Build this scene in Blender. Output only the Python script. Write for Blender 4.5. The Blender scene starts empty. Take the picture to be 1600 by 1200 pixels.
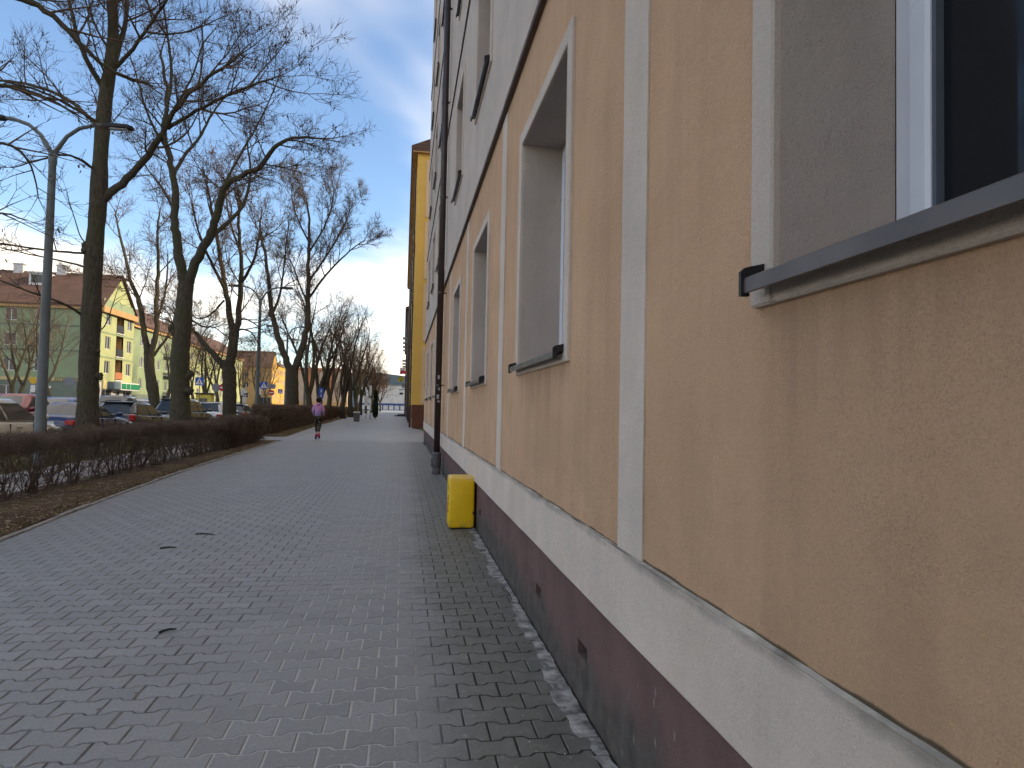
import bpy, bmesh, math, random
import numpy as np
from mathutils import Vector, Matrix

# ------------------------------------------------------------------ camera, sky, sun, exposure
S = bpy.context.scene
F_PX, CAM_H = 1063.0, 1.40
YAW, PITCH, ROLL = math.radians(9.037), math.radians(2.185), math.radians(1.2)
_f = np.array([math.sin(YAW)*math.cos(PITCH), math.cos(YAW)*math.cos(PITCH), math.sin(PITCH)])
_r0 = np.array([math.cos(YAW), -math.sin(YAW), 0.0]); _u0 = np.cross(_r0, _f)
_r = math.cos(ROLL)*_r0 + math.sin(ROLL)*_u0
_u = -math.sin(ROLL)*_r0 + math.cos(ROLL)*_u0
cam_d = bpy.data.cameras.new('camera'); cam = bpy.data.objects.new('camera', cam_d)
S.collection.objects.link(cam)
cam_d.sensor_width = 36.0; cam_d.lens = F_PX/1600*36.0
cam_d.clip_start = 0.05; cam_d.clip_end = 12000
cam.matrix_world = Matrix(((_r[0], _u[0], -_f[0], 0), (_r[1], _u[1], -_f[1], 0), (_r[2], _u[2], -_f[2], CAM_H), (0, 0, 0, 1)))
S.camera = cam

SUN_AZ, SUN_EL = math.radians(88), math.radians(27)     # azimuth from +Y (down the street) towards +X
world = bpy.data.worlds.new('World'); S.world = world; world.use_nodes = True
wn, wl = world.node_tree.nodes, world.node_tree.links
wn.clear()
w_out = wn.new('ShaderNodeOutputWorld'); w_bg = wn.new('ShaderNodeBackground')
w_sky = wn.new('ShaderNodeTexSky'); w_sky.sky_type = 'NISHITA'; w_sky.sun_disc = False
w_sky.sun_elevation = SUN_EL; w_sky.sun_rotation = SUN_AZ
w_sky.air_density = 1.0; w_sky.dust_density = 0.15; w_sky.ozone_density = 3.5
w_tc = wn.new('ShaderNodeTexCoord')
w_sep = wn.new('ShaderNodeSeparateXYZ'); wl.new(w_tc.outputs['Generated'], w_sep.inputs[0])
# cloud layer: the view direction laid out on a flat sheet of air high above
def wmath(op, a, b=None, c=None, clamp=False):
    n = wn.new('ShaderNodeMath'); n.operation = op; n.use_clamp = clamp
    for i, v in enumerate((a, b, c)):
        if v is None: continue
        if isinstance(v, (int, float)): n.inputs[i].default_value = v
        else: wl.new(v, n.inputs[i])
    return n.outputs[0]
_zz = wmath('ADD', wmath('MAXIMUM', w_sep.outputs[2], 0.0), 0.13)
w_cmb = wn.new('ShaderNodeCombineXYZ')
wl.new(wmath('DIVIDE', w_sep.outputs[0], _zz), w_cmb.inputs[0])
wl.new(wmath('DIVIDE', w_sep.outputs[1], _zz), w_cmb.inputs[1])
w_map = wn.new('ShaderNodeMapping'); w_map.inputs['Location'].default_value = (34.62, 10.10, 0.0)
w_map.inputs['Scale'].default_value = (0.55, 0.42, 1); w_map.inputs['Rotation'].default_value = (0, 0, 0.5)
wl.new(w_cmb.outputs[0], w_map.inputs[0])
w_nz = wn.new('ShaderNodeTexNoise'); w_nz.inputs['Scale'].default_value = 1.0; w_nz.inputs['Detail'].default_value = 5
w_nz.inputs['Roughness'].default_value = 0.52; w_nz.inputs['Distortion'].default_value = 0.35
wl.new(w_map.outputs[0], w_nz.inputs['Vector'])
_low = wmath('SUBTRACT', 1.0, wmath('MULTIPLY', w_sep.outputs[2], 2.6), None, True)       # more cloud towards the horizon
_m = wmath('ADD', w_nz.outputs[0], wmath('MULTIPLY', wmath('POWER', _low, 3.2), 0.27))
w_rmp = wn.new('ShaderNodeMapRange'); w_rmp.interpolation_type = 'SMOOTHSTEP'
w_rmp.inputs['From Min'].default_value = 0.445; w_rmp.inputs['From Max'].default_value = 0.63
w_rmp.inputs['To Max'].default_value = 0.93
wl.new(_m, w_rmp.inputs[0])
w_cc = wn.new('ShaderNodeMix'); w_cc.data_type = 'RGBA'
w_cc.inputs['A'].default_value = (8.0, 7.45, 6.75, 1); w_cc.inputs['B'].default_value = (5.9, 5.4, 4.75, 1)
wl.new(_low, w_cc.inputs['Factor'])
w_mix = wn.new('ShaderNodeMix'); w_mix.data_type = 'RGBA'
wl.new(w_rmp.outputs[0], w_mix.inputs['Factor'])
wl.new(w_sky.outputs[0], w_mix.inputs['A']); wl.new(w_cc.outputs['Result'], w_mix.inputs['B'])
wl.new(w_mix.outputs['Result'], w_bg.inputs['Color']); w_bg.inputs['Strength'].default_value = 0.068
wl.new(w_bg.outputs[0], w_out.inputs['Surface'])

sun_d = bpy.data.lights.new('sun', 'SUN'); sun = bpy.data.objects.new('sun', sun_d); S.collection.objects.link(sun)
sun_d.energy = 1.25; sun_d.angle = math.radians(7.0); sun_d.color = (1.0, 0.83, 0.58)
_sd = Vector((math.sin(SUN_AZ)*math.cos(SUN_EL), math.cos(SUN_AZ)*math.cos(SUN_EL), math.sin(SUN_EL)))
sun.rotation_euler = _sd.to_track_quat('Z', 'Y').to_euler()
S.view_settings.view_transform = 'Standard'; S.view_settings.look = 'None'
S.view_settings.gamma = 1.0; S.view_settings.use_curve_mapping = False
S.view_settings.exposure = 2.0
S.view_settings.use_white_balance = True; S.view_settings.white_balance_temperature = 6900; S.view_settings.white_balance_tint = 10
S.render.engine = 'CYCLES'
S.cycles.max_bounces = 5; S.cycles.diffuse_bounces = 3; S.cycles.glossy_bounces = 2
S.cycles.transparent_max_bounces = 6; S.cycles.use_denoising = True
S.cycles.sample_clamp_indirect = 8; S.cycles.use_light_tree = False
S.cycles.use_adaptive_sampling = True; S.cycles.adaptive_threshold = 0.02

# ------------------------------------------------------------------ helpers
COL = S.collection
ORG = {}
PI = math.pi
def at(px, py, Y):
    """the world point at depth Y down the street on the line of sight through a spot of the photograph"""
    d = _f + (px-800)/F_PX*_r - (py-600)/F_PX*_u
    t = Y/d[1]; return Vector((d[0]*t, d[1]*t, CAM_H+d[2]*t))
def project(P):
    q = np.asarray(P, float) - np.array([0, 0, CAM_H]); z = q@_f
    return 800+F_PX*(q@_r)/z, 600-F_PX*(q@_u)/z, z

def tag(o, label=None, cat=None, group=None, kind=None):
    if label: o['label'] = label
    if cat: o['category'] = cat
    if group: o['group'] = group
    if kind: o['kind'] = kind
    return o
def thing(name, label, cat, loc=(0, 0, 0), rz=0.0, group=None, kind=None):
    o = bpy.data.objects.new(name, None); COL.objects.link(o)
    o.empty_display_size = 0.2
    o.location = loc; o.rotation_euler = (0, 0, rz)
    ORG[o] = Vector(loc)
    return tag(o, label, cat, group, kind)

class MB:
    """collects shapes for ONE mesh"""
    def __init__(s): s.v = []; s.f = []; s.mi = []; s.cur = 0
    def add(s, vs, fs):
        b = len(s.v); s.v.extend([tuple(v) for v in vs])
        for f in fs: s.f.append(tuple(i+b for i in f)); s.mi.append(s.cur)
        return s
    def box(s, a, b):
        x0, x1 = sorted((a[0], b[0])); y0, y1 = sorted((a[1], b[1])); z0, z1 = sorted((a[2], b[2]))
        return s.add([(x0,y0,z0),(x1,y0,z0),(x1,y1,z0),(x0,y1,z0),(x0,y0,z1),(x1,y0,z1),(x1,y1,z1),(x0,y1,z1)],
                     [(0,3,2,1),(4,5,6,7),(0,1,5,4),(1,2,6,5),(2,3,7,6),(3,0,4,7)])
    def bbox(s, a, b, c=0.01):
        """box with chamfered edges"""
        x0, x1 = sorted((a[0], b[0])); y0, y1 = sorted((a[1], b[1])); z0, z1 = sorted((a[2], b[2]))
        c = min(c, (x1-x0)*.45, (y1-y0)*.45, (z1-z0)*.45)
        rings = []
        for z, k in ((z0, c), (z0+c, 0), (z1-c, 0), (z1, c)):
            X0, X1, Y0, Y1 = x0+k, x1-k, y0+k, y1-k
            rings.append([(X0+c,Y0,z),(X1-c,Y0,z),(X1,Y0+c,z),(X1,Y1-c,z),(X1-c,Y1,z),(X0+c,Y1,z),(X0,Y1-c,z),(X0,Y0+c,z)])
        return s.loft(rings, True)
    def quad(s, *p): return s.add(p, [tuple(range(len(p)))])
    def loft(s, rings, cap=False, closed=True):
        n = len(rings[0]); vs = [p for r in rings for p in r]; fs = []
        for i in range(len(rings)-1):
            for j in range(n if closed else n-1):
                k = (j+1) % n
                fs.append((i*n+j, i*n+k, (i+1)*n+k, (i+1)*n+j))
        if cap:
            fs.append(tuple(range(n-1, -1, -1))); b = (len(rings)-1)*n; fs.append(tuple(range(b, b+n)))
        return s.add(vs, fs)
    def prism(s, poly, z0, z1):
        return s.loft([[(x, y, z0) for x, y in poly], [(x, y, z1) for x, y in poly]], True)
    def tube(s, pts, rad, n=8, cap=True):
        pts = [Vector(p) for p in pts]
        if isinstance(rad, (int, float)): rad = [rad]*len(pts)
        rings = []
        for i, p in enumerate(pts):
            t = (pts[min(i+1, len(pts)-1)]-pts[max(i-1, 0)]).normalized()
            ref = Vector((0, 0, 1)) if abs(t.z) < .9 else Vector((0, 1, 0))
            a = t.cross(ref).normalized(); b = t.cross(a).normalized()
            rings.append([tuple(p+rad[i]*(math.cos(k*2*PI/n)*a+math.sin(k*2*PI/n)*b)) for k in range(n)])
        return s.loft(rings, cap)
    def lathe(s, prof, n=16, c=(0, 0, 0), axis='z'):
        rings = []
        for r, h in prof:
            ring = []
            for k in range(n):
                a = k*2*PI/n; x, y = r*math.cos(a), r*math.sin(a)
                p = (x, y, h) if axis == 'z' else ((h, x, y) if axis == 'x' else (x, h, y))
                ring.append((p[0]+c[0], p[1]+c[1], p[2]+c[2]))
            rings.append(ring)
        return s.loft(rings, True)
    def ball(s, c, r, n=10, m=6):
        r = r if hasattr(r, '__len__') else (r, r, r)
        rings = [[(c[0]+r[0]*math.sin(PI*(i+.02)/(m+.04))*math.cos(2*PI*k/n), c[1]+r[1]*math.sin(PI*(i+.02)/(m+.04))*math.sin(2*PI*k/n),
                   c[2]-r[2]*math.cos(PI*(i+.02)/(m+.04))) for k in range(n)] for i in range(m+1)]
        return s.loft(rings, True)
    def mesh(s, name, mats, smooth=False):
        me = bpy.data.meshes.new(name); me.from_pydata(s.v, [], s.f)
        for m in (mats if isinstance(mats, (list, tuple)) else [mats]): me.materials.append(m)
        if any(s.mi): me.polygons.foreach_set('material_index', s.mi)
        if smooth: me.polygons.foreach_set('use_smooth', [True]*len(s.f))
        me.update(); return me
    def build(s, name, mats, parent=None, world=False, smooth=False, fix=True, loc=None):
        """link as ONE mesh object; world=True: the points are world points, made relative to the parent"""
        if world and parent is not None:
            o = root_loc(parent); s.v = [(x-o.x, y-o.y, z-o.z) for x, y, z in s.v]
        if loc is not None: s.v = [(x-loc[0], y-loc[1], z-loc[2]) for x, y, z in s.v]
        me = s.mesh(name, mats, smooth)
        if fix: fixn(me)
        return obj(name, me, parent, loc)
def fixn(me):
    bm = bmesh.new(); bm.from_mesh(me); bmesh.ops.recalc_face_normals(bm, faces=bm.faces); bm.to_mesh(me); bm.free()
def root_loc(o):
    while o.parent is not None: o = o.parent
    return ORG.get(o, Vector(o.location))
def obj(name, me, parent=None, loc=None):
    o = bpy.data.objects.new(name, me); COL.objects.link(o)
    if parent is not None: o.parent = parent
    if loc is not None: o.location = loc; ORG[o] = Vector(loc)
    return o
def struct(o): o['kind'] = 'structure'; return o
def copy_tree(o, parent=None):
    c = o.copy(); COL.objects.link(c); c.parent = parent
    for ch in o.children: copy_tree(ch, c)
    return c

# ------------------------------------------------------------------ materials
class NT:
    def __init__(s, name):
        s.m = bpy.data.materials.new(name); s.m.use_nodes = True
        s.n = s.m.node_tree.nodes; s.l = s.m.node_tree.links
        s.b = s.n['Principled BSDF']; s._pos = None
    def put(s, sock, v):
        if isinstance(v, bpy.types.NodeSocket): s.l.new(v, sock)
        elif hasattr(v, '__len__') and len(v) == 3 and sock.type == 'RGBA': sock.default_value = (*v, 1)
        else: sock.default_value = v
    def pos(s):
        if s._pos is None: s._pos = s.n.new('ShaderNodeNewGeometry')
        return s._pos.outputs['Position']
    def local(s): return s.n.new('ShaderNodeTexCoord').outputs['Object']
    def map(s, vec, scale=(1, 1, 1), loc=(0, 0, 0)):
        n = s.n.new('ShaderNodeMapping'); n.inputs['Scale'].default_value = scale; n.inputs['Location'].default_value = loc
        s.l.new(vec, n.inputs[0]); return n.outputs[0]
    def noise(s, scale, detail=3, rough=.5, vec=None, dist=0.0):
        n = s.n.new('ShaderNodeTexNoise'); n.inputs['Scale'].default_value = scale; n.inputs['Detail'].default_value = detail
        n.inputs['Roughness'].default_value = rough; n.inputs['Distortion'].default_value = dist
        s.l.new(vec if vec is not None else s.pos(), n.inputs['Vector']); return n.outputs[0]
    def vor(s, scale, vec=None, feature='F1', out='Distance'):
        n = s.n.new('ShaderNodeTexVoronoi'); n.inputs['Scale'].default_value = scale; n.feature = feature
        s.l.new(vec if vec is not None else s.pos(), n.inputs['Vector']); return n.outputs[out]
    def rng(s, v, a, b, c=0.0, d=1.0, smooth=False):
        n = s.n.new('ShaderNodeMapRange'); n.inputs['From Min'].default_value = a; n.inputs['From Max'].default_value = b
        n.inputs['To Min'].default_value = c; n.inputs['To Max'].default_value = d
        if smooth: n.interpolation_type = 'SMOOTHSTEP'
        s.l.new(v, n.inputs[0]); return n.outputs[0]
    def math(s, op, a, b=None, clamp=False):
        n = s.n.new('ShaderNodeMath'); n.operation = op; n.use_clamp = clamp
        s.put(n.inputs[0], a)
        if b is not None: s.put(n.inputs[1], b)
        return n.outputs[0]
    def mix(s, fac, a, b, mode='MIX'):
        n = s.n.new('ShaderNodeMix'); n.data_type = 'RGBA'; n.blend_type = mode
        s.put(n.inputs['Factor'], fac); s.put(n.inputs['A'], a); s.put(n.inputs['B'], b); return n.outputs['Result']
    def xyz(s, vec=None):
        n = s.n.new('ShaderNodeSeparateXYZ'); s.l.new(vec if vec is not None else s.pos(), n.inputs[0]); return n.outputs
    def bump(s, h, strength=.4, dist=.01, prev=None):
        n = s.n.new('ShaderNodeBump'); n.inputs['Strength'].default_value = strength; n.inputs['Distance'].default_value = dist
        s.l.new(h, n.inputs['Height'])
        if prev is not None: s.l.new(prev, n.inputs['Normal'])
        return n.outputs[0]
    def done(s, col, rough=.8, bump=None, spec=.3, metal=0.0):
        s.put(s.b.inputs['Base Color'], col); s.put(s.b.inputs['Roughness'], rough)
        s.b.inputs['Specular IOR Level'].default_value = spec; s.b.inputs['Metallic'].default_value = metal
        if bump is not None: s.l.new(bump, s.b.inputs['Normal'])
        return s.m
def sc(c, k): return tuple(min(1, x*k) for x in c)
def plain(name, col, rough=.7, var=.18, scale=6, bump=0, bscale=80, spec=.3, metal=0.0, local=True):
    """a painted or cast surface: a base colour with soft mottling and a little wear"""
    t = NT(name); p = t.local() if local else t.pos()
    n = t.noise(scale, 4, .55, p); c = t.mix(t.rng(n, .3, .7), sc(col, 1-var), sc(col, 1+var))
    b = t.bump(t.noise(bscale, 3, .5, p), bump, .01) if bump else None
    r = t.rng(t.noise(scale*2.3, 3, .5, p), .3, .7, max(.02, rough-.08), min(1, rough+.08))
    return t.done(c, r, b, spec, metal)

def stucco(name, col, streak=.10, grain=230, ledge=None, dirt=None, blot=1.0):
    t = NT(name); P = t.pos()
    blotch = t.noise(1.3, 5, .6); c = t.mix(t.rng(blotch, .28, .72), sc(col, .84), sc(col, 1.10)); ch = t.noise(2.6, 4, .6, t.map(P, (1, 1, 1), (7, 3, 5))); c = t.mix(t.rng(ch, .48, .72, 0, .35), c, (col[0]*1.0, col[1]*.93, col[2]*.86)); ch2 = t.noise(1.9, 4, .6, t.map(P, (1, 1, .8), (1, 13, 5))); c = t.mix(t.rng(ch2, .50, .70, 0, .4), c, (col[0]*.84, col[1]*.88, col[2]*.86))
    mid = t.noise(7.0, 5, .65); c = t.mix(t.math('MULTIPLY', t.rng(mid, .5, .75), .22), c, sc(col, .80))
    st = t.noise(1.0, 4, .55, t.map(P, (5.5, 5.5, .38)), .3); c = t.mix(t.rng(st, .46, .74, 0, streak*2.4), c, sc(col, .66))
    fine = t.noise(grain, 5, .80); c = t.mix(t.rng(fine, .35, .7), sc(col, .5), c) if False else t.mix(t.math('MULTIPLY', t.rng(fine, .34, .54, .52, 0), t.rng(t.noise(3.3, 3), .35, .65, .35, 1.0)), c, sc(col, .45)); c = t.mix(t.rng(fine, .57, .72, 0, .2), c, sc(col, 1.3))
    scr = t.noise(26, 5, .7, t.map(P, (1, 1, 1), (3, 1, 2)))
    pit = t.rng(t.vor(34), .03, .075, 1, 0); pitm = t.math('MULTIPLY', pit, t.rng(t.noise(3.1, 2), .52, .66))
    c = t.mix(t.math('MULTIPLY', pitm, .55), c, sc(col, .38))
    z = t.xyz()[2]; y = t.xyz()[1]
    if dirt:                        # rain streaks running down from the window sills
        ph = t.math('MULTIPLY', t.math('FRACT', t.math('DIVIDE', t.math('ADD', y, 100*3.59+.05), 3.59)), 3.59)
        inw = t.math('MULTIPLY', t.rng(ph, 0, .06), t.rng(ph, 1.52, 1.60, 1, 0))
        rs_ = t.noise(1.0, 4, .6, t.map(P, (16, 16, .5)), .2)
        dz = t.math('MULTIPLY', t.rng(z, 1.0, 1.66), t.rng(z, 1.68, 1.70, 1, 0))
        c = t.mix(t.math('MULTIPLY', t.math('MULTIPLY', inw, dz), t.math('MULTIPLY', t.rng(rs_, .42, .68, 0, .42), t.rng(t.noise(1.7, 2), .40, .62, .15, 1))), c, sc(col, .52))
        lo = t.noise(2.2, 5, .65); c = t.mix(t.math('MULTIPLY', t.rng(z, 1.5, .87), t.rng(lo, .42, .66, 0, .5)), c, (col[0]*.62, col[1]*.66, col[2]*.66))
    if ledge is not None:           # grime that collected along the ledge
        z0, below, above = ledge
        w = t.noise(3.2, 5, .65, t.map(P, (1, 1, .2)))
        th = t.rng(w, .38, .68, .10, 1.0)
        if above:
            up = t.rng(t.math('SUBTRACT', z, t.math('MULTIPLY', th, above)), z0-above*.2, z0+above*.25, 1, 0)
            c = t.mix(t.math('MULTIPLY', up, .85), c, (.050, .050, .034))
        if below:
            dn = t.rng(t.math('ADD', z, t.math('MULTIPLY', th, below)), z0-below*.1, z0+below*.9, 0, 1)
            c = t.mix(t.math('MULTIPLY', dn, .55), c, (.13, .125, .105))
    h = t.math('ADD', t.math('MULTIPLY', fine, .6), t.math('MULTIPLY', scr, 1.1))
    h = t.math('SUBTRACT', h, t.math('MULTIPLY', pitm, .5))
    return t.done(c, .93, t.bump(h, .9, .010), .15)

def glassy(name, col=(.02, .024, .03), rough=.06, spec=.5): return plain(name, col, rough, .2, 2.0, 0, 80, spec)
TAN = (.665, .422, .258); BEIGE = (.74, .63, .535); GREYW = (.63, .54, .47)
m_tan = stucco('tan_render', TAN, .16, 190, (.870, 0, .012), True)
m_band = stucco('pale_band_render', BEIGE, .08, 190, (.850, .035, 0))
m_strip = stucco('pale_strip_render', (.72, .62, .525), .05, 190)
m_upper = stucco('grey_upper_render', GREYW, .10, 190)
m_reveal = stucco('reveal_render', (.58, .50, .44), .05, 180)
m_surround = stucco('surround_render', (.68, .585, .50), .04, 190)
def plinth_mat():
    t = NT('brown_plinth_render'); P = t.pos(); z = t.xyz()[2]
    col = (.165, .098, .088)
    c = t.mix(t.rng(t.noise(2.4, 5, .6), .3, .7), sc(col, .75), sc(col, 1.15))
    fine = t.noise(260, 3, .6); c = t.mix(t.rng(fine, .52, .72, 0, .5), c, (.23, .16, .15)); c = t.mix(t.rng(fine, .28, .44, .4, 0), c, (.03, .02, .02))
    # damp, mossy foot with an uneven upper edge
    w = t.noise(2.1, 5, .6, t.map(P, (1, 1, .5)))
    damp = t.rng(t.math('ADD', z, t.math('MULTIPLY', w, -.62)), -.20, .06, 1, 0, True)
    c = t.mix(t.math('MULTIPLY', damp, .88), c, t.mix(t.rng(t.noise(9, 4), .35, .65), (.060, .060, .052), (.105, .10, .088)))
    # salt blooms and scratches
    sp = t.math('MULTIPLY', t.rng(t.vor(16, t.map(P, (1, 1.1, .5))), .05, .18, 1, 0), t.rng(t.noise(2.7, 3), .44, .60))
    c = t.mix(t.math('MULTIPLY', sp, .55), c, (.33, .29, .28))
    return t.done(c, .9, t.bump(fine, .7, .005), .2)
m_plinth = plinth_mat()
m_pipe = plain('brown_downpipe_paint', (.035, .022, .020), .38, .2, 3, .05, 60, .5)
m_boot = plain('grey_cast_drain_boot', (.11, .10, .105), .6, .25, 8, .2, 60)
m_sill = plain('anthracite_sill_sheet', (.062, .056, .058), .36, .12, 3, 0, 80, .5)
m_cap = plain('black_sill_end_cap', (.014, .012, .014), .5, .1)
m_pvc = plain('white_pvc_frame', (.72, .74, .78), .32, .05, 4, 0, 80, .4)
m_gasket = plain('grey_gasket', (.10, .115, .14), .5, .1)
m_pane = glassy('dark_window_glass', (.014, .015, .018), .08, .28)
m_room = plain('dim_room', (.05, .045, .04), .9)

# ------------------------------------------------------------------ the building along the right
WX = .86
Y_END, Z_EAVE = 28.6, 19.6
COLS = [-7.19, -3.6, -.01, 3.58, 7.17, 10.76, 17.2, 20.8, 24.4]
OW, SILL0, OH, STOREY = 1.47, 1.74, 1.70, 3.45
bld = thing('apartment_building', 'tan rendered apartment block with grey upper storeys filling the right side', 'building', (WX, 4.0, 0))
def grid_wall(mb, P, u0, u1, v0, v1, openings, reveal=0.0, mi_rev=1, du=None):
    us = sorted({u0, u1, *[o[0] for o in openings], *[o[1] for o in openings]})
    vs = sorted({v0, v1, *[o[2] for o in openings], *[o[3] for o in openings]})
    us = [u for u in us if u0 <= u <= u1]; vs = [v for v in vs if v0 <= v <= v1]
    for i in range(len(us)-1):
        for j in range(len(vs)-1):
            a, b, c, d = us[i], us[i+1], vs[j], vs[j+1]; um, vm = (a+b)/2, (c+d)/2
            if any(o[0] < um < o[1] and o[2] < vm < o[3] for o in openings): continue
            mb.quad(P(a, c, 0), P(b, c, 0), P(b, d, 0), P(a, d, 0))
    if reveal:
        k = mb.cur; mb.cur = mi_rev
        for a, b, c, d in openings:
            for (p, q) in (((a, c), (a, d)), ((a, d), (b, d)), ((b, d), (b, c)), ((b, c), (a, c))):
                mb.quad(P(*p, 0), P(*q, 0), P(*q, -reveal), P(*p, -reveal))
        mb.cur = k
PR = lambda u, v, d: (WX-d, u, v)
REV = .30
low_open = [(y, y+OW, SILL0-.02, SILL0-.02+OH) for y in COLS]
mb = MB(); grid_wall(mb, PR, -9, Y_END, .868, 4.10, low_open, REV)
mb.build('wall', [m_tan, m_reveal], bld, True, fix=False)
PU = lambda u, v, d: (WX-.020-d, u, v)
mb = MB()
up_open = [(y, y+OW, SILL0-.02+STOREY*k, SILL0-.02+STOREY*k+OH) for y in COLS for k in range(1, 5)]
grid_wall(mb, PU, -9, Y_END, 4.10, Z_EAVE, up_open, REV+.020)
mb.quad((WX-.020, -9, 4.10), (WX-.020, Y_END, 4.10), (WX+.05, Y_END, 4.10), (WX+.05, -9, 4.10))
mb.build('upper_wall', [m_upper, m_reveal], bld, True, fix=False)
mb = MB()                                          # string courses: a shallow moulding with a shadowed foot at each floor
for k in range(1, 5):
    z = 4.10+STOREY*(k-1)
    mb.box((WX-.046, -9, z+.012), (WX-.021, Y_END+.03, z+.30))
mb.build('string_course', m_upper, bld, True)
mb = MB()
for k in range(1, 5):
    z = 4.10+STOREY*(k-1)
    mb.box((WX-.042, -9, z-.014), (WX-.002 if k == 1 else WX-.022, Y_END+.02, z+.010))
mb.build('drip_shade_strip', plain('brown_drip_shade', (.095, .066, .052), .6), bld, True)  # dark brown strip: shade under each moulding put into its colour
mb = MB()
mb.quad((WX, Y_END, 0), (WX+12, Y_END, 0), (WX+12, Y_END, Z_EAVE), (WX, Y_END, Z_EAVE))
mb.quad((WX-.020, Y_END, 4.1), (WX, Y_END, 4.1), (WX, Y_END, Z_EAVE), (WX-.020, Y_END, Z_EAVE))
mb.quad((WX+12, -9, 0), (WX+12, Y_END, 0), (WX+12, Y_END, Z_EAVE), (WX+12, -9, Z_EAVE))
mb.quad((WX, -9, 0), (WX+12, -9, 0), (WX+12, -9, Z_EAVE), (WX, -9, Z_EAVE))
mb.build('end_wall', m_upper, bld, True, fix=False)
mb = MB(); mb.box((WX-.5, -9.3, Z_EAVE), (WX+12.4, Y_END+.4, Z_EAVE+.25))
mb.loft([[(WX-.5, -9.3, Z_EAVE+.25), (WX+12.4, -9.3, Z_EAVE+.25), (WX+12.4, Y_END+.4, Z_EAVE+.25), (WX-.5, Y_END+.4, Z_EAVE+.25)],
         [(WX+5.9, -9.0, Z_EAVE+3), (WX+6.1, -9.0, Z_EAVE+3), (WX+6.1, Y_END, Z_EAVE+3), (WX+5.9, Y_END, Z_EAVE+3)]], True)
mb.build('roof', plain('brown_roof', (.10, .06, .05), .8), bld, True)
# inner dark rooms behind the panes so that no light leaks through
mb = MB(); mb.quad((WX+.62, -9, 0), (WX+.62, Y_END, 0), (WX+.62, Y_END, Z_EAVE), (WX+.62, -9, Z_EAVE))
mb.build('inner_wall', m_room, bld, True, fix=False)
# band: long pale moulding with a sloped ledge
mb = MB()
prof = [(WX+.03, .553), (WX-.010, .553), (WX-.014, .560), (WX-.014, .856), (WX-.011, .860), (WX+.03, .860)]
rs = random.Random(5); ys = [-9+i*.45 for i in range(int((Y_END+9)/.45)+1)]+[Y_END]
mb.loft([[(x+(rs.uniform(-.0025, .0025) if x < WX else 0), y, z+(rs.uniform(-.003, .003) if x < WX else 0)) for x, z in prof] for y in ys], True)
mb.build('band_course', m_band, bld, True)
mb = MB(); rs = random.Random(6)
mb.loft([[(WX+.03, y, .8605), (WX-.011+rs.uniform(-.001, .002), y, .8605), (WX-.009+rs.uniform(-.002, .003), y, .862+rs.uniform(-.001, .001)), (WX+.001, y, .869+rs.uniform(-.002, .002)), (WX+.03, y, .870)] for y in [-9+i*.11 for i in range(int((Y_END+9)/.11))]+[Y_END]], True)
mb.build('ledge', plain('grimy_ledge', (.27, .25, .215), .95, .7, 4, .5, 70, .15, local=False), bld, True)
# plinth with small air slots
vents = [(y, y+.17, .215, .285) for y in (1.2, 3.14, 4.22, 7.55, 10.9, 13.4, 18.0)]
PP = lambda u, v, d: (WX+.022-d, u, v)
mb = MB(); grid_wall(mb, PP, -9, Y_END, -.15, .555, vents, .09, 0)
mb.quad((WX+.022, Y_END, -.15), (WX+.2, Y_END, -.15), (WX+.2, Y_END, .555), (WX+.022, Y_END, .555))
mb.build('plinth', m_plinth, bld, True, fix=False)
for a, b, c, d in vents:
    mb = MB(); mb.box((WX+.10, a-.01, c-.01), (WX+.115, b+.01, d+.01)); mb.build('air_slot', m_cap, bld, True)
# pale vertical strips between the windows of the ground floor
for y in (-8.3, -4.7, -1.11, 2.48, 6.075, 9.66, 13.25, 16.2, 19.75, 23.4, 27.2):
    mb = MB(); rs = random.Random(int(y*10)); n = 24
    zs = [.869+(4.068-.869)*i/n for i in range(n+1)]
    mb.loft([[(WX+.004, y-.137, z), (WX-.007, y-.137+rs.uniform(-.003, .003), z), (WX-.007, y+.137+rs.uniform(-.003, .003), z), (WX+.004, y+.137, z)] for z in zs], True)
    mb.build('wall_strip', m_strip, bld, True)

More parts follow.
